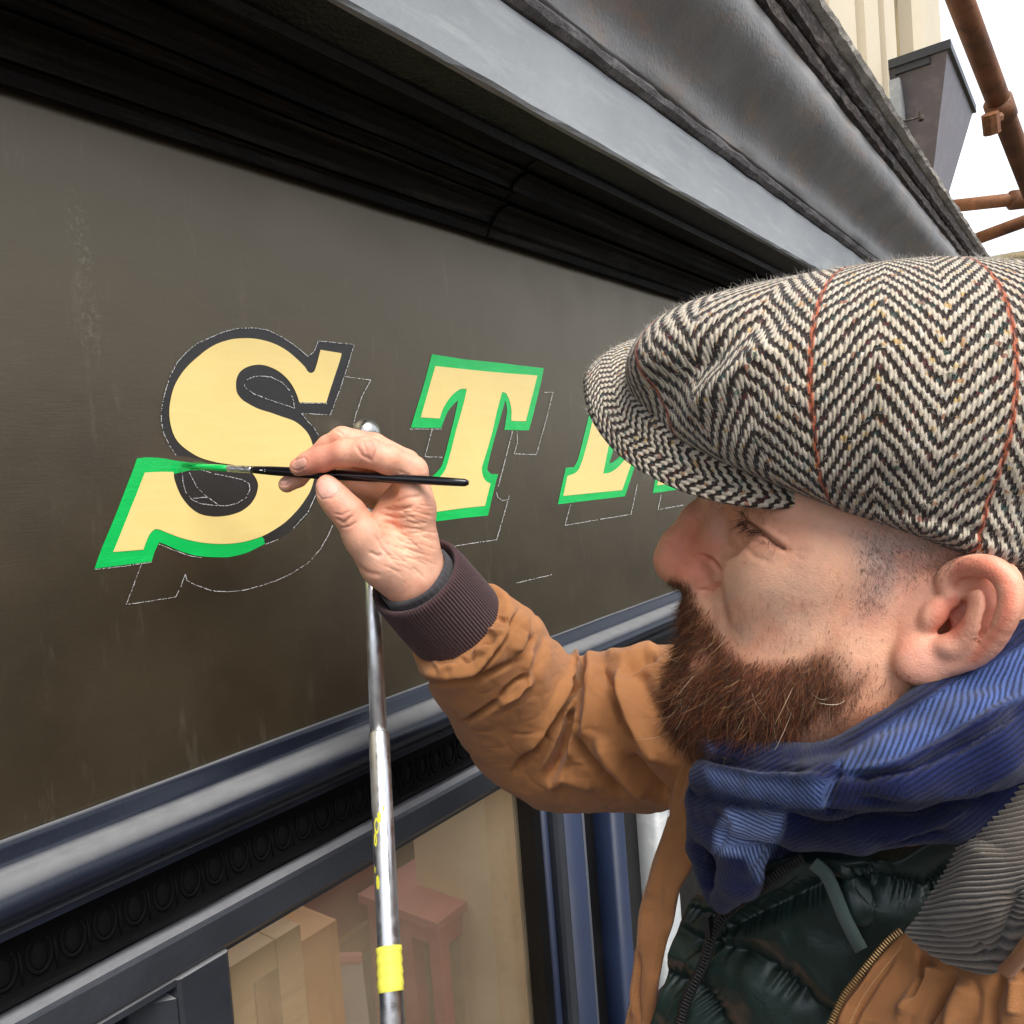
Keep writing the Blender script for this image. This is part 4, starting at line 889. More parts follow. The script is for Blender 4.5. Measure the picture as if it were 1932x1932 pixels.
ft = tintmix((.76, .42, .27), MX, MY, [
    (c5((100,520),(150,380),(300,250),(420,420),(420,640),(200,600)), 45, (.72, .245, .15), .85), (c5((450,200),(700,180),(900,330),(820,480),(560,470),(500,350)), 50, (.66, .29, .18), .6),
    (c5((430,560),(700,520),(950,640),(900,860),(560,900),(450,760)), 70, (.82, .50, .345), .75), (SHAVE, 60, (.44, .33, .285), .72),
    (c5((1300,1050),(1600,1050),(1932,700),(1932,1300),(1000,1500),(900,1300)), 60, (.62, .28, .15), .75), (BEARD, 26, (.165, .070, .032), .0),
    (c5((285,965),(325,898),(385,888),(405,960),(395,1035),(340,1055),(285,1015)), 22, (.55, .22, .14), .75)])
_b = (soft(MX, MY, BEARD, 26) * .9 * (1 - .95 * soft(MX, MY, c5((930,600),(1300,600),(1300,1040),(1080,1040),(960,900)), 60)) * (1 - .8 * soft(MX, MY, c5((255,930),(330,885),(390,905),(405,975),(350,1035),(265,1010)), 14)))[:, None]; ft = ft * (1 - _b) + np.array((.165, .062, .026)) * _b
_d, _ = dist_poly(MX, MY, c5((535,255),(560,305),(640,357),(700,408),(750,430))); _b = (.85 * np.exp(-(_d / 2.6) ** 2))[:, None]; ft = ft * (1 - _b) + np.array((.10, .035, .02)) * _b
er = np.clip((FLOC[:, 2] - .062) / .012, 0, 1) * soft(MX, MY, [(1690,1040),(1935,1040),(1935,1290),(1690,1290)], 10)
ex, ey, _ = proj(FV)
ec = tintmix((.80, .40, .27), ex, ey, [(c5((1600,480),(1760,480),(1900,600),(1880,760),(1700,1000),(1650,980),(1810,800),(1830,620),(1700,540),(1570,570)), 14, (.78, .26, .165), .9), (c5((1480,700),(1600,660),(1660,800),(1600,880),(1480,840)), 16, (.62, .19, .12), .8),  # concha tint darkened, shading of the ear's hollow put into the colour
    (c5((1330,900),(1560,900),(1560,1040),(1400,1050)), 30, (.72, .36, .26), .8)])
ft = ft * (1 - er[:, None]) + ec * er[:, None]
hx, hy, _ = proj(HV)
ht = tintmix((.76, .41, .275), hx, hy, [(c3((320,620),(330,540),(470,430),(620,400),(640,560),(480,640)), 24, (.68, .26, .18), .8), (c3((740,390),(860,390),(880,520),(760,550)), 20, (.66, .27, .19), .6),
    (c3((460,620),(640,620),(760,780),(700,980),(560,900)), 26, (.67, .29, .20), .6), (c3((700,680),(1000,680),(1060,820),(830,880)), 30, (.46, .20, .11), .8), (c3((700,1080),(900,1040),(1000,1180),(1340,1150),(1330,1330),(1000,1390),(780,1280)), 40, (.66, .39, .28), .7)]  # hollow of the grip: shade between thumb and index painted into the tint
    + [(q, 3, (.74, .42, .34), .8) for q in NAILS])
# ---- shoulders and right arm under the clothes, then one body mesh
TOR = [[(1720,1500,.50,140),(1690,1800,.58,270),(1690,2250,.64,330)], [(1720,1560,.52,120),(1500,1480,.64,110),(1430,1430,.70,120)], [(1700,1640,.51,120),(1960,1850,.45,160),(2100,2150,.46,190)],
       [(1430,1400,.70,100),(1200,1372,.79,88),(1015,1375,.835,78)], [(1015,1375,.835,78),(930,1290,.80,66),(835,1160,.740,56)]]
TORF = TOR; TOR = [[(x, y, Z, r * .78) for x, y, Z, r in c] for c in TOR]
bv = Vol(*[f(np.array([CAMF.loc(P(x, y, Z)) + s * r * Z / F for c in TOR for x, y, Z, r in c for s in (-1, 1)]), axis=0) + e for f, e in ((np.min, -.02), (np.max, .02))], .006)
for c in TOR: bv.chain(*chp(c), .03)
BV, BF = bv.mesh(1); BV = CAMF.world(BV)
allV = np.concatenate([FV, HV, BV]); allF = np.concatenate([FF, HF + len(FV), BF + len(FV) + len(HV)])
person = empty('person', tuple(P(1700, 2000, .5)), label='bearded sign painter in tweed flat cap, blue scarf and tan jacket painting letters', cat='person')
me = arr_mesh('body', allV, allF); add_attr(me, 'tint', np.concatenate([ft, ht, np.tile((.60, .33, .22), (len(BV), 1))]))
body = link('body', me, M['skin'], person, True)

# ---- hair: beard, brow and lashes, cropped temple
def hair_mat(name, rough=.38):
    t = NT(name); a = t.new('VertexColor', layer_name='tint').outputs[0]; t.set(col=a, rough=rough, spec=.4); return t.m
M['hair'] = hair_mat('hair strands')
def pixdir(dx, dy): d = dx[:, None] * R[:, 0] - dy[:, None] * R[:, 1]; return d / (np.linalg.norm(d, axis=1, keepdims=True) + 1e-9)
def grow(name, pool, n, flow, length, rad, colors, normal=.35, curl=.35, seg=4, seed=1, jitter=.18, parent=None, grav=(0, 0, -.15), extra=None):
    """hairs rooted on the head: pool = weights per vertex, flow = (x, y, dx, dy) combing directions"""
    rg = np.random.default_rng(seed); p = pool / pool.sum(); i = rg.choice(len(FV), n, p=p); root = FV[i] + rg.normal(0, .0005, (n, 3)) - N_[i] * .0006
    fl_ = np.array(flow, float); wt = 1 / (((MX[i][:, None] - fl_[:, 0]) ** 2 + (MY[i][:, None] - fl_[:, 1]) ** 2) + 60.); wt /= wt.sum(1, keepdims=True)
    d = pixdir(wt @ fl_[:, 2], wt @ fl_[:, 3]); d -= N_[i] * (d * N_[i]).sum(1, keepdims=True); d /= np.linalg.norm(d, axis=1, keepdims=True) + 1e-9
    d = d + N_[i] * normal + rg.normal(0, jitter, (n, 3)); L = length(MX[i], MY[i]) * rg.uniform(.55, 1.2, n)
    V, Fq, m = strands(root, d, L, np.full(n, rad) * rg.uniform(.7, 1.3, n), curl, seg, 3, grav, seed)
    cs = np.array([c for c, _ in colors]); pr_ = np.array([q for _, q in colors], float); k = rg.choice(len(cs), n, p=pr_ / pr_.sum()); col = cs[k] * rg.uniform(.7, 1.3, (n, 1))
    me = arr_mesh(name, V, Fq); add_attr(me, 'tint', np.repeat(col, m, 0)); return link(name, me, M['hair'], parent or person, True, kind='stuff')
front = np.ones(len(FV)); front[FLOC[:, 2] < -.03] = .25
area = front
bm_ = soft(MX, MY, BEARD, 34); lip = soft(MX, MY, c5((285,965),(325,898),(385,888),(405,960),(395,1035),(340,1055),(285,1015)), 16)
fade = 1 - .93 * soft(MX, MY, c5((930,600),(1300,600),(1300,1040),(1080,1040),(960,900)), 60)
FLOW = [(1290,1125,-.25,.97), (1260,1150,-.55,.85), (1330,1150,.05,1), (1370,1210,.30,.95), (1260,1230,-.35,.93), (1300,1290,-.25,.97), (1390,1300,.05,1), (1480,1270,.15,1), (1560,1260,.12,1), (1620,1230,.05,1), (1620,1160,-.15,1), (1500,1340,-.2,.98), (1650,1300,-.3,.95)]
def blen(x, y): return .0062 + .0125 * soft(x, y, c5((100,850),(450,850),(560,1100),(900,1150),(900,1400),(100,1500)), 160) + .002 * soft(x, y, c5((200,560),(330,640),(400,880),(100,900)), 30) - .0045 * soft(x, y, c5((880,600),(1300,600),(1300,1150),(900,960)), 90)
GING = [((.085, .025, .009), 5), ((.18, .052, .015), 5), ((.31, .115, .036), 2.2), ((.022, .009, .006), 5), ((.56, .36, .18), .5)]
grow('beard', bm_ * fade * (1 - .86 * lip) * area, 20000, FLOW, blen, .000115, GING, .45, .8, 6, 2)
grow('beard', (soft(MX, MY, c5((140,900),(420,900),(700,1060),(1150,1040),(1150,1200),(700,1250),(180,1300)), 30)) * (1 - lip) * area, 55, FLOW, lambda x, y: .024 + 0 * x, .00016, [((.72, .60, .42), 1), ((.60, .42, .24), 1)], .5, 2.4, 9, 5, .5)
grow('stubble', soft(MX, MY, SHAVE, 40) * area, 6500, [(1650,1010,.35,.9), (1700,1040,.5,.8), (1640,1150,-.1,1)], lambda x, y: .0023 + 0 * x, .00006, [((.07, .050, .042), 3), ((.17, .13, .11), 1)], .5, .2, 2, 7)
grow('stubble', soft(MX, MY, c5((560,760),(900,700),(1150,520),(1180,760),(1000,960),(560,1000)), 90) * area, 900, FLOW, lambda x, y: .0036 + 0 * x, .00006, [((.10, .045, .02), 1)], .3, .3, 2, 8)
grow('stubble', soft(MX, MY, c5((850,1200),(1150,1150),(1300,1080),(1350,1200),(1150,1450),(850,1480)), 60) * area, 900, FLOW, lambda x, y: .005 + 0 * x, .00010, [((.10, .04, .018), 1), ((.25, .11, .05), .5)], .25, .5, 3, 9)
dl, _ = dist_poly(MX, MY, c5((535,262),(560,310),(640,362),(700,408),(745,428)))
grow('eyelashes', np.exp(-(dl / 2.2) ** 2) * (FLOC[:, 2] > 0) + 1e-12, 150, [(1400,980,-.9,.5), (1460,1030,-.2,.95)], lambda x, y: .0085 + 0 * x, .00013, [((.02, .012, .01), 1)], .5, .3, 3, 11, .15)
grow('eyebrow', soft(MX, MY, c5((500,190),(640,215),(780,330),(700,320),(560,250)), 20) * (FLOC[:, 2] > 0) + 1e-12, 130, [(1420,950,.8,.6)], lambda x, y: .006 + 0 * x, .00009, [((.16, .08, .04), 1)], .15, .2, 3, 12)
# ================================================================== TWEED FLAT CAP
def tweed(name, mult=4., period=1., orange=3., per2=.0088, amp=1., bead=13.):
    t = NT(name); uv = t.co('UV'); s = t.sep(uv); c = t.co()
    wob = t.math('MULTIPLY', t.math('SUBTRACT', t.noise(c, 75, 3), .5), .95)
    U = s[0]; tri = t.math('PINGPONG', U, 1.)
    ph = t.math('ADD', t.math('ADD', t.math('DIVIDE', s[1], per2), t.math('MULTIPLY', tri, mult)), t.math('ADD', wob, t.math('MULTIPLY', t.math('FLOOR', t.math('DIVIDE', U, orange)), .43)))
    fr = t.math('FRACT', ph); st = t.math('ABSOLUTE', t.math('SUBTRACT', fr, .5))                       # 0 centre of pale yarn, .5 centre of dark
    tw = t.math('SINE', t.math('ADD', t.math('MULTIPLY', U, 6.283 * bead), t.math('MULTIPLY', t.math('FLOOR', ph), 2.4)))   # ply twist along the yarn
    lim = t.math('ADD', .285, t.math('MULTIPLY', tw, .085)); nz_ = t.math('MULTIPLY', t.math('SUBTRACT', t.noise(c, 1400, 3, .7), .5), .42)
    pale = t.ramp(t.math('SUBTRACT', t.math('ADD', lim, nz_), st), (.0, 0.), (.06, 1.))
    f = t.new('TexVoronoi'); t.put(f.inputs['Vector'], c); f.inputs['Scale'].default_value = 420.; rnd = t.sep(f.outputs['Color'])
    fleck = t.ramp(rnd[0], (.0, (.58, .48, .35)), (.86, (.74, .64, .49)), (.89, (.62, .40, .10)), (.94, (.30, .06, .03)), (.955, (.05, .14, .08)), (.97, (.80, .74, .64)), (1., (.70, .62, .50)))
    dk = t.ramp(rnd[1], (0., (.022, .013, .009)), (.8, (.040, .025, .018)), (.86, (.10, .02, .02)), (.92, (.02, .05, .04)), (1., (.02, .016, .016)))
    col = t.mix(pale, dk, t.mix(t.math('MULTIPLY', t.noise(c, 700, 3), .55), fleck, (.40, .35, .29)))
    oo = t.math('ABSOLUTE', t.math('SUBTRACT', t.math('FRACT', t.math('ADD', t.math('DIVIDE', U, orange), .5)), .5))
    col = t.mix(t.math('MULTIPLY', t.ramp(oo, (.010, 1.), (.020, 0.)), t.math('ADD', t.math('MULTIPLY', pale, .8), .15)), col, (.50, .095, .03))
    hgt = t.math('ADD', t.math('MULTIPLY', t.math('SUBTRACT', .5, st), 1.6), t.math('MULTIPLY', tw, .34))
    nb = t.bump(hgt, .75 * amp, .0016); nb = t.bump(t.noise(c, 1600, 3, .7), .5, .0008, nb)
    t.set(col=col, rough=.95, spec=.1, nrm=nb, sheen=.25); return t.m
M['tweed'] = tweed('herringbone tweed'); M['tweedb'] = tweed('herringbone tweed, peak', 1.3, 1., 14., .0062, 1., 3.)
cv = Vol((-.135, -.01, -.135), (.215, .215, .135), .0017)
cv.ell(PH(1735, 800, 0), (.132, .080, .098), .01)
cv.ell(PH(1430, 728, 0), (.062, .046, .084), .03, rotz(-20))
cv.ell(PH(1290, 715, 0), (.028, .020, .060), .03)
cv.ell(PH(1620, 775, .02), (.085, .062, .080), .03)
cv.ell(PH(1800, 900, 0), (.115, .055, .094), .03)
for s in (1, -1):
    cv.chain([PH(1535, 900, .060 * s), PH(1640, 945, .070 * s), PH(1740, 985, .076 * s), PH(1850, 1015, .076 * s), PH(1980, 1030, .060 * s)], [.012, .013, .013, .013, .013], .012)
    cv.chain([PH(1262, 772, .020 * s), PH(1335, 812, .046 * s), PH(1440, 858, .060 * s), PH(1530, 900, .066 * s)], [.010, .010, .011, .010], .012)
for a, b, wa, wb in (((1512, 934), (1932, 1080), .072, .072), ((1205, 800), (1512, 950), .030, .066)):    # trim to the sweatband line and the fold over the peak
    A0, B0 = PH(*a, wa), PH(*b, wb); dv = B0 - A0; nn_ = np.array([dv[1], -dv[0], 0.]); nn_ /= np.linalg.norm(nn_); cv.plane(A0, nn_, .006)
CV, CF = cv.mesh(3); CL = CV.copy(); CV = HFm.world(CV)
def c4(*p): return [(1062.5 + .45 * a, 450.7 + .45 * b) for a, b in p]
cl = [(c4((330,640),(480,590),(640,480),(800,360),(960,270)), 34, -.0042), (c4((420,760),(560,560),(660,470)), 26, -.0030), (c4((500,700),(700,560),(900,420)), 40, .0040), (c4((1010,1060),(1040,800),(1120,570),(1230,350)), 7, -.0012),
      (c4((1560,140),(1700,300),(1790,600),(1870,1050)), 7, -.0010), (c4((1080,1110),(1300,1190),(1500,1260),(1700,1310),(1932,1370)), 6, .0012), (c4((1040,1040),(1300,1120),(1600,1180),(1932,1290)), 12, -.0030),
      (c4((1330,400),(1400,700),(1420,1000)), 60, .0025), (c4((700,900),(900,760),(1000,600)), 30, .0020)]
CV = crease(CV, CF, cl, -.1); CN = vnormals(CV, CF)
Cc = PH(1700, 860, 0); ax = PH(1715, 440, -.02) - Cc; ax /= np.linalg.norm(ax); q = HFm.loc(CV) - Cc; r0 = np.linalg.norm(q, axis=1); pol = np.arccos(np.clip(q @ ax / r0, -1, 1))
e1 = np.array([0, 0, 1.]) - ax * ax[2]; e1 /= np.linalg.norm(e1); e2 = np.cross(ax, e1); az = np.arctan2(q @ e2, q @ e1)
def az_of(x, y):
    px_, py_, _ = proj(CV); k = np.argmin((px_ - x) ** 2 + (py_ - y) ** 2 + (CL[:, 2] < 0) * 1e6); return az[k]
a1, a2 = az_of(1534, 850), az_of(1892, 850); UC = (az - a1) / (a2 - a1) * 3.
UC += .18 * (np.sin(pol * 3.1) * .4) ; VC = pol * .115
me = arr_mesh('crown', CV, CF); put_uv(me, np.stack([UC, VC], 1))
capo = link('cap', me, M['tweed'], person, True, label='black and cream herringbone tweed flat cap')
# peak
inn = [(x_, y_ - 16, w_ * .93) for x_, y_, w_ in [(1530,944,.058),(1445,914,.068),(1377,888,.066),(1314,860,.060),(1250,818,.048),(1216,780,.032),(1204,738,.008),(1202,700,-.018),(1225,672,-.045),(1300,660,-.062)]]
out = [(1530,946,.062),(1467,956,.069),(1400,951,.068),(1332,938,.063),(1265,915,.056),(1197,879,.046),(1148,838,.034),(1112,784,.018),(1101,735,-.002),(1106,704,-.024),(1143,682,-.048),(1240,664,-.064)]
def resample(pts, n):
    p = np.array([PHw(*q) for q in pts]); out_ = []
    m = len(p)
    for s in np.linspace(0, m - 1.0001, n):
        i = int(s); t = s - i; p0, p1, p2, p3 = p[max(i-1, 0)], p[i], p[min(i+1, m-1)], p[min(i+2, m-1)]
        out_.append(.5 * ((2*p1) + (p2-p0)*t + (2*p0-5*p1+4*p2-p3)*t*t + (3*p1-p0-3*p2+p3)*t**3))
    return np.array(out_)
n, m = 260, 34; I_, O_ = resample(inn, n), resample(out, n); upv = HFm.world(np.array([[.25, 1, .0]]))[0] - HFm.O; upv /= np.linalg.norm(upv)
Vb, uvb = [], []
d0 = np.linalg.norm(np.diff((I_ + O_) / 2, axis=0), axis=1); sl = np.r_[0, np.cumsum(d0)]
for i in range(n):
    wdt = np.linalg.norm(O_[i] - I_[i]); ou = (O_[i] - I_[i]) / (wdt + 1e-9); th = .0042
    for j in range(m):
        a = j / m * 2; top = a < 1; s = a if top else 2 - a                       # out along the top, back along the underside
        e = min(1, (1 - s) * wdt / .004 + .0) if wdt > 0 else 0
        hgt = th * math.sqrt(max(0, 1 - (1 - min(1, e)) ** 2)) * (1 if top else -1)
        arch = .006 * math.sin(math.pi * min(1, s)) * min(1, wdt / .03)
        Vb.append(I_[i] + (O_[i] - I_[i]) * s + upv * (hgt + arch)); uvb.append((5 + s * wdt / .0085 if top else 5 - s * wdt / .0085, sl[i]))
Fb = np.array([(i*m+j, i*m+(j+1) % m, (i+1)*m+(j+1) % m, (i+1)*m+j) for i in range(n-1) for j in range(m)])
Vb = np.array(Vb); G_ = Vb.reshape(n, m, 3); uu = np.cumsum(np.r_['1', np.zeros((n, 1)), np.linalg.norm(np.diff(G_, axis=1), axis=2)], 1); uvb = np.stack([5 + uu.ravel() / .0085, np.repeat(sl, m)], 1); me = arr_mesh('peak', Vb, Fb); put_uv(me, np.array(uvb)); pk = link('peak', me, M['tweedb'], capo, True); recalc(pk)
# loose wool fibres
rg = np.random.default_rng(4); AV = np.concatenate([CV, Vb]); AN = np.concatenate([CN, vnormals(Vb, Fb)]); i = rg.integers(0, len(CV), 22000); i = np.r_[i, len(CV) + rg.integers(0, len(Vb), 3000)]
AN[len(CV):] *= np.sign((AN[len(CV):] * (Vb - Vb.mean(0))).sum(1, keepdims=True))
V, Fq, m_ = strands(AV[i], AN[i] + rg.normal(0, .9, (len(i), 3)), rg.uniform(.0015, .0055, len(i)), np.full(len(i), .00006), .9, 3, 3, (0, 0, 0), 6)
me = arr_mesh('wool_fibre', V, Fq); add_attr(me, 'tint', np.repeat(np.where(rg.random((len(i), 1)) < .8, .60, .06) * np.array([[1, .93, .82]]), m_, 0)); link('wool_fibre', me, M['hair'], capo, True, kind='stuff')
# ================================================================== CLOTHES
def canvas(name, col, sc=1., dark=.55):
    t = NT(name); c = t.co(); n1 = t.noise(c, 16, 4, .6); wv = t.noise(c, 2600, 2); 
    base = t.mix(t.ramp(n1, (.3, 0.), (.7, 1.)), tuple(x * .82 for x in col), tuple(min(1, x * 1.12) for x in col))
    base = t.mix(t.ramp(t.noise(c, 420, 3, .7), (.66, 0.), (.78, .35)), base, tuple(min(1, x * 1.9) for x in col))
    nb = t.bump(wv, .6, .0008); nb = t.bump(t.noise(t.co('Object', (900, 900, 2500)), 1, 2), .3, .0005, nb); nb = t.bump(t.noise(c, 60, 4, .6), .30, .003, nb)
    t.set(col=base, rough=.82, spec=.25, nrm=nb, sheen=.15); return t.m
M['canvas'] = canvas('tan cotton duck', (.40, .170, .060))
def knit():
    t = NT('plum rib knit'); c = t.co(); t.set(col=t.mix(t.noise(c, 300, 3), (.050, .026, .027), (.085, .046, .046)), rough=.9, spec=.15, nrm=t.bump(t.noise(c, 1800, 2), .5, .0008), sheen=.2); return t.m
M['knit'] = knit(); M['lining'] = canvas('dark grey lining', (.06, .055, .06))
def nylon():
    t = NT('dark green glossy nylon'); c = t.co(); w_ = t.noise(c, 42, 4, .6, .6)
    nb = t.bump(w_, .25, .006); nb = t.bump(t.noise(c, 150, 3, .6, 1.), .12, .002, nb); nb = t.bump(t.noise(c, 3000, 2), .1, .0003, nb)
    t.set(col=(.012, .026, .021), rough=.40, spec=.5, nrm=nb); return t.m
M['nylon'] = nylon(); M['tapeg'] = canvas('sage zip tape', (.085, .125, .11))
M['brass'] = metal('aged brass', (.48, .30, .13), .35); M['blackz'] = paint('black zip', (.008, .008, .009), .35, .5, .2, .3, 200)
def cord():
    t = NT('grey brown corduroy'); c = t.co(); a = t.new('VertexColor', layer_name='tint').outputs[0]
    t.set(col=t.mix(t.ramp(t.noise(c, 500, 4, .7), (.3, 0.), (.7, .6)), a, (.20, .17, .14)), rough=.95, spec=.1, nrm=t.bump(t.noise(c, 1500, 3, .7), .6, .0012), sheen=.4); return t.m
M['cord'] = cord()
def wool():
    t = NT('blue twill scarf wool'); c = t.co(); s = t.sep(t.co('UV')); a = t.new('VertexColor', layer_name='tint').outputs[0]
    wob = t.math('MULTIPLY', t.math('SUBTRACT', t.noise(c, 90, 2), .5), .6)
    ph = t.math('ADD', t.math('MULTIPLY', s[0], 520.), wob)
    st = t.math('ABSOLUTE', t.math('SUBTRACT', t.math('FRACT', ph), .5)); br = t.ramp(t.math('ADD', st, t.math('MULTIPLY', t.math('SUBTRACT', t.noise(c, 1300, 3, .7), .5), .5)), (.12, 0.), (.34, 1.))
    col = t.mix(br, t.mix(.75, a, (.004, .006, .022)), a)
    nb = t.bump(br, .35, .0009); nb = t.bump(t.noise(c, 1500, 3, .8), .6, .0010, nb)
    t.set(col=col, rough=.95, spec=.1, nrm=nb, sheen=.15); return t.m
M['wool'] = wool()
def c7(*p): return [(708.3 + .3333 * a, 965.9 + .3333 * b) for a, b in p]
def c8(*p): return [(1094.7 + .4333 * a, 1287.9 + .4333 * b) for a, b in p]

# ---- jacket: right sleeve
SL = [(858,1168,.716,92),(880,1196,.728,104),(925,1250,.765,118),(970,1315,.80,124),(1010,1372,.832,122),(1060,1392,.828,126),(1120,1378,.815,136),(1200,1372,.79,143),(1300,1368,.755,148),(1420,1390,.70,150)]
sv = vol_for([SL], .0015, .012); sv.chain(*chp(SL), .012)
sv.chain(*chp([(975,1425,.835,36),(950,1395,.83,50)]), .02).chain(*chp([(1035,1462,.825,44),(1120,1455,.815,56),(1220,1462,.79,58)]), .02)
axd = P(960, 1310, .81) - P(790, 1090, .70); axd /= np.linalg.norm(axd)
e1 = np.cross(axd, [0, 0, 1.]); e1 /= np.linalg.norm(e1); e2 = np.cross(axd, e1)
sv.plane(CAMF.loc(P(856, 1170, .726)), -(axd @ R), .004)
SV, SF = sv.mesh(2); SV = CAMF.world(SV)
sl0 = [(c7((280,965),(420,975),(560,960),(680,900),(770,855)), 4.5, -.0060), (c7((250,900),(420,930),(560,900),(660,830)), 7, .0030), (c7((500,1195),(620,1130),(700,1075)), 4.5, -.0055), (c7((700,1075),(740,1010),(800,960),(860,930)), 3.5, -.0040),
      (c7((690,1090),(800,1040),(880,960)), 6, .0028), (c7((790,1470),(870,1390),(950,1290),(1020,1180),(1080,1070),(1130,970),(1165,890)), 5.5, -.0110), (c7((850,1370),(930,1260),(1000,1150),(1060,1040),(1100,930)), 9, .0045), (c7((900,1350),(960,1250),(1040,1120),(1100,1050)), 4, -.0060),
      (c7((1000,1500),(1040,1380),(1080,1250),(1110,1100)), 7, -.0085), (c7((950,1450),(1000,1330),(1060,1200),(1110,1060)), 5, .0040), (c7((1100,1400),(1110,1250),(1130,1120)), 6, .0035), (c7((1160,980),(1175,870),(1165,790)), 4.5, -.0080), (c7((1130,960),(1150,860),(1110,740)), 7, .0050),
      (c7((1120,1270),(1180,1380),(1280,1500),(1400,1610)), 7, -.0085), (c7((1210,790),(1235,900),(1215,1100),(1180,1300)), 11, .0060), (c7((1275,880),(1320,960),(1360,1080),(1410,1200),(1480,1300)), 8, -.0060), (c7((1390,900),(1400,1030),(1460,1180),(1560,1340),(1650,1430)), 13, .0075),
      (c7((1420,1390),(1500,1480),(1580,1560),(1660,1630)), 9, -.0110), (c7((1260,1290),(1340,1420),(1460,1540),(1560,1610)), 11, .0060), (c7((1405,960),(1440,885),(1520,835),(1600,815)), 6, -.0045), (c7((1300,810),(1400,830),(1500,790),(1600,765)), 11, .0040),
      (c7((570,930),(660,830),(740,720),(790,620),(812,560)), 3.5, -.0050), (c7((640,840),(720,730),(770,640)), 6, .0028), (c7((780,800),(830,690),(830,580)), 8, .0045), (c7((890,780),(860,880),(880,1000)), 8, .0030), (c7((900,700),(860,780),(790,850)), 5, -.0035),
      (c7((1000,640),(960,760),(890,900),(880,1080)), 12, -.0025), (c7((1480,900),(1540,1050),(1640,1180)), 14, -.0040), (c7((960,1560),(1060,1500),(1130,1520),(1250,1560)), 10, .0040), (c7((690,600),(720,612),(760,605)), 3, -.0030), (c7((640,670),(690,690),(720,670)), 3.5, .0035), (c7((600,760),(650,740),(670,720)), 3, -.0030), (c7((560,800),(610,790),(640,750)), 3.5, .0035), (c7((480,830),(520,850),(560,820)), 3.5, -.0030), (c7((330,850),(380,890),(450,870)), 4, .0030)]
SV = crease(SV, SF, [(a, b * 1.1, c * 1.8) for a, b, c in sl0], -.15); SV = lap(SV, SF, .5); SV = SV + vnormals(SV, SF) * (.0012 * vnoise(SV, 38) + .0006 * vnoise(SV, 90, 2) - .0011 * np.clip(1 - np.abs(vnoise(SV, 30, 4)) * 6, 0, 1) - .0005 * np.clip(1 - np.abs(vnoise(SV, 62, 8)) * 5, 0, 1))[:, None]
jk = link('jacket', arr_mesh('jacket', SV, SF), M['canvas'], person, True, label='tan canvas work jacket, creased sleeve raised')
# ---- rib-knit cuff and the lining cuff inside it
def ring_tube(name, stations, nr, amp, mat, parent, wob=0., na=None):
    na = na or nr * 8; th = np.linspace(0, 2 * math.pi, na, endpoint=False); V = []
    for (x, y, Z, r, ov) in stations:
        c = P(x, y, Z); rr = r * (1 + ov * np.cos(2 * (th - .6))) + amp * np.abs(np.sin(th * nr / 2)) + wob * np.sin(th * 5 + r * 900)
        V.append(c + np.outer(np.cos(th) * rr, e1) + np.outer(np.sin(th) * rr, e2))
    m = len(V); V = np.concatenate(V); k = np.arange(na); Fq = np.concatenate([np.stack([i*na+k, i*na+(k+1) % na, (i+1)*na+(k+1) % na, (i+1)*na+k], 1) for i in range(m-1)])
    o = link(name, arr_mesh(name, V, Fq), mat, parent, True); recalc(o); return o
ring_tube('knit_cuff', [(800,1110,.706,.0345,.02),(790,1096,.698,.0360,.02),(782,1086,.6925,.0390,.02),(781,1084,.691,.0412,.02),(786,1090,.694,.0430,.02),(800,1106,.702,.0440,.02),(825,1135,.713,.0446,.01),(856,1170,.727,.0448,0),(872,1190,.736,.043,0)], 96, .0011, M['knit'], jk)
ring_tube('shirt_cuff', [(800,1110,.706,.0295,.0),(790,1098,.697,.0305,.03),(778,1083,.689,.0312,.03),(775,1079,.687,.0330,.03),(780,1085,.690,.0345,.03),(796,1105,.700,.0350,.02)], 40, .0003, M['lining'], person, .0006)

# ---- scarf
SCA = [[(2010,1170,.365,72),(1880,1262,.348,60),(1760,1345,.343,52),(1650,1412,.350,46),(1560,1447,.362,42),(1470,1437,.385,36),(1390,1408,.41,33),(1325,1398,.432,22)],
       [(2010,1340,.335,92),(1850,1400,.327,84),(1700,1458,.331,66),(1560,1492,.350,50),(1450,1492,.378,42),(1335,1468,.42,36)],
       [(1980,1490,.338,72),(1790,1532,.342,52),(1620,1562,.356,44),(1500,1558,.376,40),(1400,1535,.402,38),(1325,1520,.43,26)],
       [(1335,1556,.43,36),(1400,1598,.412,46),(1395,1655,.417,40),(1362,1700,.432,24)], [(1330,1500,.434,34),(1322,1600,.442,26),(1345,1690,.445,18)]]
CORE = [(2000,1300,.41,170),(1725,1470,.43,150),(1600,1530,.43,105),(1450,1540,.45,85)]
sc = vol_for(SCA + [CORE], .0014, .01); sc.chain(*chp(CORE), .01)
for c in SCA: sc.chain(*chp(c), .0045)
WV, WF = sc.mesh(2); loc = WV.copy(); WV = CAMF.world(WV)
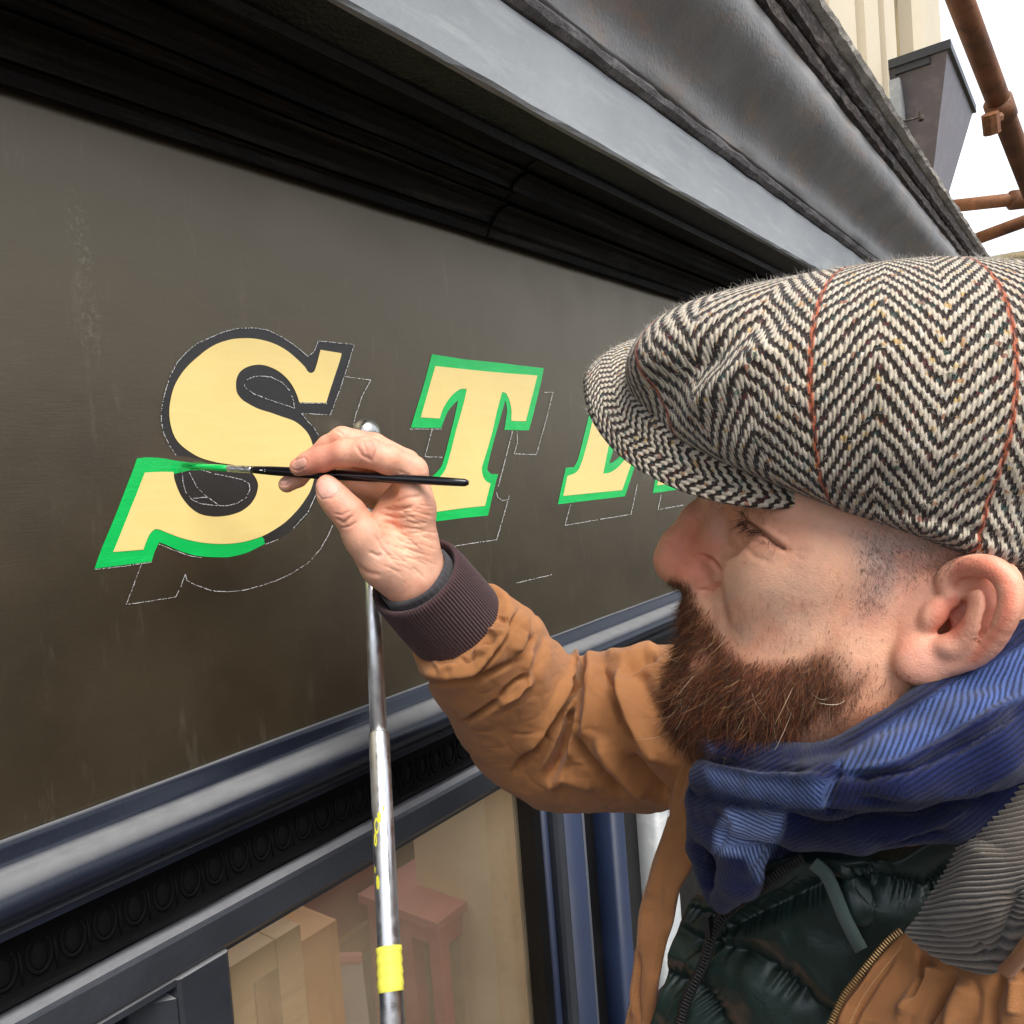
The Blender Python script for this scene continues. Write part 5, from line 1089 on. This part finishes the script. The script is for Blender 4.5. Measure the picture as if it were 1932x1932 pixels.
wl_ = [(c8((1932,120),(1700,260),(1450,380),(1250,410),(1120,400)), 7, -.0040), (c8((1932,60),(1650,230),(1400,350),(1180,390)), 8, .0022), (c8((1130,330),(1110,420),(1070,560)), 5, -.0030), (c8((560,360),(800,410),(1090,420)), 6, .0026), (c8((540,330),(760,370),(1000,380)), 5, -.0028),
       (c8((500,480),(700,540),(1000,580),(1200,580)), 8, -.0050), (c8((1300,700),(1500,640),(1700,540)), 7, .0022), (c8((1200,500),(1450,560),(1700,500)), 9, -.0026), (c8((1320,720),(1600,650)), 6, -.0025), (c8((580,560),(640,620),(600,720),(560,800)), 7, -.0026), (c8((880,580),(840,700),(760,860)), 8, -.0030),
       (c8((700,720),(730,780),(770,860)), 6, -.0024), (c8((500,240),(540,230),(600,300),(700,330)), 6, .0022), (c8((1700,140),(1900,20)), 9, -.0020), (c8((1932,330),(1750,450),(1500,560)), 12, .0022)]
WV = crease(WV, WF, wl_, -.1); WV = WV + vnormals(WV, WF) * (.0010 * vnoise(WV, 60) + .0005 * vnoise(WV, 160, 3))[:, None]
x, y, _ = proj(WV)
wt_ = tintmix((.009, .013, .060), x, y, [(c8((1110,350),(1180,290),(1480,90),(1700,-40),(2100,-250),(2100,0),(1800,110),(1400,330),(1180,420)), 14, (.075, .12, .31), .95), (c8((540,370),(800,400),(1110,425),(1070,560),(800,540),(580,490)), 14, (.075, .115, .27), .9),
    (c8((640,550),(890,570),(880,650),(820,780),(880,760),(780,870),(720,760),(580,740),(590,640)), 14, (.24, .32, .60), .95), (c8((500,230),(560,240),(590,320),(520,300)), 12, (.09, .13, .33), .9), (c8((1200,430),(1932,150),(1932,420),(1500,560),(1150,520)), 50, (.013, .020, .085), .8), (c8((1090,560),(1932,480),(1932,620),(1300,720),(880,700)), 30, (.005, .007, .030), .85)])  # darkest patch paints the shadow in the gap between folds
q = HFm.loc(WV); ang = np.full(len(WV), 35.)                  # twill direction per fold, degrees from horizontal
for poly, a in ((c8((1110,350),(1180,290),(1480,90),(1700,-40),(2100,-250),(2100,0),(1800,110),(1400,330),(1180,420)), 62), (c8((540,370),(800,400),(1110,425),(1070,560),(800,540),(580,490)), -38), (c8((1070,430),(1400,450),(1400,640),(1050,600)), 66), (c8((560,540),(900,560),(880,690),(560,720)), -8), (c8((560,720),(900,690),(900,900),(560,900)), -75), (c8((1200,600),(1900,420),(1900,640),(1250,760)), 40), (c8((900,220),(1130,280),(1100,350),(880,330)), -60)):
    ang[inpoly(x, y, poly)] = a
ang = np.radians(ang + 90); uvw = np.stack([q[:, 0] * np.cos(ang) + q[:, 1] * np.sin(ang), q[:, 2]], 1)
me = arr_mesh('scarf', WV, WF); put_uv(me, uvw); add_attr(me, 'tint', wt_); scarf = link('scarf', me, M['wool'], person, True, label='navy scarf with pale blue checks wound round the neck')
rg = np.random.default_rng(9); i = rg.integers(0, len(WV), 5000); V, Fq, m_ = strands(WV[i], vnormals(WV, WF)[i] + rg.normal(0, .9, (len(i), 3)), rg.uniform(.0012, .0035, len(i)), np.full(len(i), .00005), .9, 3, 3, (0, 0, 0), 6)
me = arr_mesh('wool_fibre', V, Fq); add_attr(me, 'tint', np.repeat(wt_[i] * 1.6 + .01, m_, 0)); link('wool_fibre', me, M['hair'], scarf, True, kind='stuff')

# ---- quilted vest
def quilt(x, y, V):
    h = np.zeros(len(x))
    seams = [c8((300,1010),(520,1120),(760,1190),(880,1260),(1020,1390),(1150,1500),(1300,1700)), c8((200,1200),(530,1330),(640,1500),(740,1700)), c8((600,1090),(760,1010),(960,920),(1100,860)), c8((1250,820),(1500,900),(1800,760)), c8((100,800),(430,980),(560,1020))]
    d = np.min([dist_poly(x, y, s)[0] for s in seams], 0); h += .011 * (1 - np.exp(-(d / 24.) ** 1.3)) - .004
    pk_ = np.zeros(len(x))
    for s in seams:
        dd, t = dist_poly(x, y, s); pk_ += np.exp(-(dd / 20.) ** 2) * np.sin(t * 95 + 3 * np.sin(t * 23)) * .0016
    return h + pk_ + .0022 * vnoise(V, 40, 5) + .0010 * vnoise(V, 110, 6)
VO = c8((540,960),(600,960),(700,880),(820,800),(900,745),(960,735),(1040,745),(1340,730),(1500,660),(1680,580),(1830,500),(1960,400),(2100,300),(2100,900),(1750,1150),(1500,1300),(1300,1700),(200,1700),(330,1400),(400,1100),(470,950))
zv = [(*c8((560,1000))[0], .475), (*c8((300,1600))[0], .50), (*c8((960,760))[0], .415), (*c8((700,1300))[0], .45), (*c8((900,1600))[0], .44), (*c8((1200,1200))[0], .405), (*c8((1400,800))[0], .385), (*c8((1800,560))[0], .360), (*c8((2050,400))[0], .35), (*c8((1900,900))[0], .365), (*c8((1300,1600))[0], .41)]
VV, VF, vx, vy, nn = sheet(VO, zv, 3., .006, [(c8((960,775),(800,880),(640,1000),(570,1090),(540,1200),(470,1350),(420,1486)), 9, .003), (c8((1080,800),(1240,830),(1340,780)), 7, .004), (c8((1170,810),(1250,880),(1290,950)), 7, -.007), (c8((1130,850),(1200,940),(1240,1000)), 8, .004)], quilt)
vest = link('padded_vest', arr_mesh('padded_vest', VV, VF), M['nylon'], person, True, label='shiny dark green quilted vest half unzipped')
def on_sheet(ctrl, px, lift): x, y = px; Z = tps(ctrl)(np.array([x]), np.array([y]))[0]; return P(x, y, Z - lift)
def ribbon(name, pts, ctrl, half, lift, mat, parent, n=60):
    p = np.array(smooth_poly(pts, 8, 60)[: (len(pts) - 1) * 8 + 1]); t = np.gradient(p, axis=0); t /= np.linalg.norm(t, axis=1, keepdims=True) + 1e-9; q = np.stack([-t[:, 1], t[:, 0]], 1); v, f = [], []
    for i in range(len(p)):
        for s, l in ((-1, -.002), (-.85, .0006), (0, .001), (.85, .0006), (1, -.002)): v.append(on_sheet(ctrl, p[i] + q[i] * half * s, lift + l))
    for i in range(len(p) - 1):
        for k in range(4): f.append((i*5+k, i*5+k+1, i*5+k+6, i*5+k+5))
    o = obj(name, v, f, mat, parent, True); recalc(o); return o
def beads(name, pts, ctrl, gap, size, lift, mat, parent):
    p = np.array(smooth_poly(pts, 12, 60)[: (len(pts) - 1) * 12 + 1]); d = np.r_[0, np.cumsum(np.linalg.norm(np.diff(p, axis=0), axis=1))]; mesh0 = None
    s0 = MB().box((-.5, -.5, -.5), (.5, .5, .5)); bmx = bmesh.new(); bmesh.ops.create_cube(bmx, size=1.); bmesh.ops.bevel(bmx, geom=bmx.edges[:], offset=.2, segments=1, affect='EDGES'); me = bpy.data.meshes.new(name); bmx.to_mesh(me); bmx.free(); me.materials.append(mat)
    for k, s in enumerate(np.arange(0, d[-1], gap)):
        a = np.array([np.interp(s, d, p[:, i]) for i in (0, 1)]); b = np.array([np.interp(min(s + 2, d[-1]), d, p[:, i]) for i in (0, 1)]); A, B = on_sheet(ctrl, a, lift), on_sheet(ctrl, b + (b == a) * .5, lift)
        zx = Vector(B - A).normalized(); tc = Vector(CAM - A).normalized(); yx = tc.cross(zx).normalized(); tc = zx.cross(yx)
        o = bpy.data.objects.new(name, me); COL.objects.link(o); o.parent = parent; mw = Matrix.Translation(Vector(A)) @ Matrix((zx, yx, tc)).transposed().to_4x4() @ Matrix.Diagonal((*size, 1)); o.matrix_local = mw if parent.type != 'EMPTY' else Matrix.Translation(-parent.location) @ mw
ZIP = c8((965,765),(880,815),(800,880),(720,940),(640,1005),(590,1070),(560,1140),(540,1220),(500,1300),(460,1390),(430,1500))
ribbon('zip_placket', ZIP, zv, 11, .012, M['blackz'], vest)
beads('zip_tooth', ZIP, zv, 6.5, (.0011, .0042, .0016), .0145, M['blackz'], vest)
ribbon('zip_tape', c8((1015,785),(1070,835),(1110,920),(1150,1020),(1190,1100),(1225,1165)), zv, 13, .013, M['tapeg'], vest)
p = on_sheet(zv, c8((560,1055))[0], .018); MB().box(tuple(p - [.003, .0015, .006]), tuple(p + [.003, .0015, .006])).build('zip_pull', M['blackz'], vest)

# ---- jacket: far front edge, near front, corduroy collar
SO = c8((505,150),(480,250),(410,400),(390,480),(360,620),(300,780),(245,1000),(235,1150),(210,1350),(180,1486),(160,1700),(300,1700),(295,1486),(312,1300),(340,1150),(372,1050),(402,900),(452,800),(462,680),(466,560),(497,490),(482,450),(477,330),(502,190))
zs = [(*c8((500,170))[0], .53), (*c8((440,450))[0], .525), (*c8((420,650))[0], .510), (*c8((330,900))[0], .508), (*c8((260,1200))[0], .515), (*c8((230,1690))[0], .52), (*c8((360,1000))[0], .500), (*c8((300,1300))[0], .505)]
V, Fq, x, y, nn = sheet(SO, zs, 2.5, .004, [(c8((425,560),(350,800),(290,1000),(270,1200)), 12, .004), (c8((235,1130),(225,1300),(240,1486)), 3.5, .0025), (c8((262,1180),(250,1350),(262,1486)), 3.5, -.0030), (c8((470,330),(440,440),(420,520)), 5, -.0025), (c8((380,1000),(330,1180),(300,1300)), 7, -.002)], lambda x, y, V: .0008 * vnoise(V, 60) - .0010 * np.clip(1 - np.abs(vnoise(V, 40, 4)) * 6, 0, 1))
link('far_front', arr_mesh('front_edge', V, Fq), M['canvas'], jk, True).name = 'front_edge'
JO = c8((1395,1085),(1300,1170),(1230,1260),(1150,1350),(1090,1486),(1040,1700),(2150,1700),(2150,900),(1950,1000),(1700,1050),(1500,1080))
zj = [(*c8((1395,1090))[0], .372), (*c8((1230,1260))[0], .375), (*c8((1060,1650))[0], .38), (*c8((1500,1500))[0], .345), (*c8((1900,1500))[0], .315), (*c8((2100,1200))[0], .305), (*c8((1700,1200))[0], .340), (*c8((2100,1650))[0], .31)]
V, Fq, x, y, nn = sheet(JO, zj, 3., .004, [(c8((1320,1190),(1250,1290),(1170,1400),(1120,1500)), 5, .0022), (c8((1360,1200),(1290,1300),(1210,1420),(1160,1540)), 5, -.0025), (c8((1620,1280),(1560,1380),(1500,1500),(1480,1600)), 9, -.0070), (c8((1560,1230),(1480,1330),(1400,1450)), 14, .0050), (c8((1480,1180),(1500,1280),(1440,1380)), 8, -.0040), (c8((1700,1320),(1640,1420),(1600,1560)), 16, .0050), (c8((1830,1250),(1790,1400),(1800,1540)), 10, -.0040), (c8((1900,1290),(1880,1450)), 14, .0035)], lambda x, y, V: .0012 * vnoise(V, 50) - .0014 * np.clip(1 - np.abs(vnoise(V, 38, 4)) * 6, 0, 1))
jn = link('near_front', arr_mesh('front_panel', V, Fq), M['canvas'], jk, True); jn.name = 'front_panel'
ZJ = c8((1395,1082),(1345,1120),(1300,1170),(1255,1225),(1200,1295),(1150,1360),(1115,1430),(1085,1500))
ribbon('zip_tape', ZJ, zj, 5.5, .0032, M['lining'], jn); beads('zip_tooth', ZJ, zj, 5.6, (.0009, .0030, .0014), .0058, M['brass'], jn)
CO = c8((1395,1075),(1450,1010),(1550,850),(1680,640),(1800,480),(1932,355),(2120,230),(2120,900),(1932,1130),(1850,1250),(1790,1285),(1700,1272),(1600,1240),(1480,1170),(1410,1110))
zc = [(*c8((1400,1080))[0], .358), (*c8((1560,860))[0], .345), (*c8((1800,500))[0], .335), (*c8((2100,260))[0], .33), (*c8((1700,1000))[0], .318), (*c8((1900,750))[0], .305), (*c8((2100,700))[0], .295), (*c8((1790,1270))[0], .325), (*c8((1950,1080))[0], .300), (*c8((1600,1220))[0], .342)]
def ribs(x, y):
    u, v = (x - 1094.7) / .4333, (y - 1287.9) / .4333; b = np.clip((v - 1050) / 250, 0, 1)
    return (v + .13 * u + 16 * np.sin(u / 150.) - .35 * b * (u - 1500)) / 22.
V, Fq, x, y, nn = sheet(CO, zc, 1.7, .005, [(c8((1900,900),(1850,1050),(1790,1200)), 16, -.004), (c8((1780,700),(1700,900),(1560,1080)), 40, .004), (c8((1720,1120),(1760,1190)), 9, -.0025)], lambda x, y, V: .00085 * np.cos(2 * math.pi * ribs(x, y)) * (1 + .3 * vnoise(V, 300)) + .001 * vnoise(V, 40))
rb = .5 + .5 * np.cos(2 * math.pi * ribs(x, y)); me = arr_mesh('corduroy_collar', V, Fq); col = np.array([.030, .024, .021]) * (1 - rb[:, None]) + np.array([.29, .24, .19]) * rb[:, None]
add_attr(me, 'tint', col); link('corduroy_collar', me, M['cord'], jk, True)
def stitches(pts, ctrl, lift, parent, gap=5.2):
    p = np.array(smooth_poly(pts, 12, 60)[: (len(pts) - 1) * 12 + 1]); d = np.r_[0, np.cumsum(np.linalg.norm(np.diff(p, axis=0), axis=1))]; s = MB()
    for k in np.arange(0, d[-1] - gap, gap):
        a, b = [np.array([np.interp(k + e, d, p[:, i]) for i in (0, 1)]) for e in (0, gap * .62)]; s.tube([on_sheet(ctrl, a, lift), on_sheet(ctrl, b, lift)], .00028, 5)
    s.build('stitching', M['canvas_thread'], parent, True, kind='stuff')
M['canvas_thread'] = canvas('tan thread', (.55, .30, .13))
stitches(c8((395,500),(372,620),(318,780),(262,1000),(250,1150),(228,1350),(200,1490)), zs, .0052, jk)
stitches(c8((1400,1150),(1310,1260),(1230,1370),(1170,1490)), zj, .0052, jn)
UO = c8((1795,1235),(1860,1170),(1932,1065),(2100,860),(2120,960),(1960,1130),(1870,1240),(1815,1290))
V, Fq, x, y, nn = sheet(UO, [(*c8((1800,1260))[0], .318), (*c8((1930,1100))[0], .294), (*c8((2100,900))[0], .285), (*c8((1900,1200))[0], .30)], 2.5, .004, [], lambda x, y, V: .0006 * vnoise(V, 80)); link('collar_underside', arr_mesh('collar_underside', V, Fq), M['canvas'], jk, True)

# ================================================================== OUT OF FRAME: left arm on the stick, legs, and what he stands on
hip = P(1690, 2250, .64); gp = on(1.24); axs = (B_ - A_) / np.linalg.norm(B_ - A_)
tow = hip - gp; tow -= axs * tow.dot(axs); tow /= np.linalg.norm(tow); sdv = np.cross(axs, tow)
lv = Vol(gp - .11, gp + .16, .0016)
for i in range(4):                                            # four fingers closed round the stick
    c = gp + axs * (.030 - .020 * i); rr = .0185
    pts = [c + (tow * math.cos(a) + sdv * math.sin(a)) * rr * (1.25 if k == 0 else 1) for k, a in enumerate(np.radians([40, 85, 130, 175, 225, 265]))]
    lv.chain(pts, [.0098, .0095, .009, .0085, .008, .0075], .003)
lv.chain([gp + tow * .024 + axs * .030 + sdv * .010, gp + tow * .026 - axs * .028 + sdv * .010, gp + tow * .050 - axs * .01], [.015, .015, .018], .012)
lv.chain([gp + tow * .024 - axs * .02 - sdv * .012, gp + tow * .012 - axs * .035 - sdv * .018, gp - axs * .012 - sdv * .019], [.012, .0105, .009], .006)     # thumb along the stick
wr = gp + tow * .115 - np.array([0, 0, .02]); lv.chain([gp + tow * .045, wr], [.022, .026], .012)
LV, LF = lv.mesh(2); me = arr_mesh('left_hand', LV, LF); add_attr(me, 'tint', np.tile((.76, .41, .275), (len(LV), 1)))
elb = (wr + P(2100, 2050, .44)) / 2 + np.array([.05, -.06, -.16]); sh_ = P(2100, 1980, .45)
av = Vol(np.min([wr, elb, sh_], 0) - .12, np.max([wr, elb, sh_], 0) + .12, .004); av.chain([wr, elb, sh_], [.045, .065, .08], .03)
AV_, AF_ = av.mesh(2); AV_ += vnormals(AV_, AF_) * (.004 * vnoise(AV_, 30))[:, None]
link('left_sleeve', arr_mesh('left_sleeve', AV_, AF_), M['canvas'], jk, True)
bj = link('left_hand', me, M['skin'], person, True)
q_ = np.array([CAMF.loc(P(x, y, Z)) + s * r * Z / F for c in TORF[:3] for x, y, Z, r in c for s in (-1, 1)]); jv = Vol(q_.min(0) - .03, q_.max(0) + .03, .005)
for c in TORF[:3]: jv.chain(*chp(c), .03)
jv.plane(CAMF.loc(P(1720, 1490, .5)), CAMF.loc(CAM + np.array([0, 0, 1.])), .01)
JV, JF = jv.mesh(2); JV = CAMF.world(JV); JV = JV + vnormals(JV, JF) * (.004 * vnoise(JV, 24))[:, None]
link('jacket_back', arr_mesh('jacket_back', JV, JF), M['canvas'], jk, True)
zf = hip[2] - .93; tv = Vol(hip - [.30, .30, .95], hip + [.30, .30, .12], .008); fw = Yc @ R.T * 0 + np.array([.0, .12, 0])
for s in (-1, 1):
    q = hip + np.array([-.03, .10 * s, 0]); tv.chain([q, q + [.0, .0, -.45], q + [.0, 0, -.84]], [.105, .085, .075], .03)
tv.chain([hip + [0, -.1, .02], hip + [0, .1, .02]], [.13, .13], .03)
TV, TF = tv.mesh(2); TV += vnormals(TV, TF) * (.005 * vnoise(TV, 18))[:, None]
link('trousers', arr_mesh('trousers', TV, TF), M['lining'], person, True)
for s in (-1, 1):
    q = hip + np.array([-.03, .10 * s, 0]); q[2] = zf; kv = Vol(q - [.24, .09, .02], q + [.10, .09, .18], .004)
    kv.chain([q + [.02, 0, .04], q + [-.16, 0, .035]], [.042, .036], .02).chain([q + [0, 0, .05], q + [0, 0, .14]], [.046, .05], .02); kv.plane(q + np.array([0, 0, .004]), (0, 0, -1), .003)
    k_, f_ = kv.mesh(2); link('boot', arr_mesh('boot', k_, f_), M['hoplid'], person, True)
wp = empty('work_platform', (hip[0], hip[1], 0), label='boarded timber work platform the painter stands on', cat='platform')
for i in range(4): MB().box((hip[0] - 1.2, hip[1] - .46 + i * .235, zf - .040), (hip[0] + 1.0, hip[1] - .46 + i * .235 + .225, zf)).build('plank', M['paving'], wp)
for x_ in (-1.05, .85):
    MB().box((hip[0] + x_, hip[1] - .48, zf - .10), (hip[0] + x_ + .05, hip[1] + .50, zf - .041)).build('bearer', M['rust'], wp)
    for y_ in (-.46, .44): MB().tube([(hip[0] + x_ + .025, hip[1] + y_, 0), (hip[0] + x_ + .025, hip[1] + y_, zf - .10)], .024, 12).build('leg', M['rust'], wp, True)
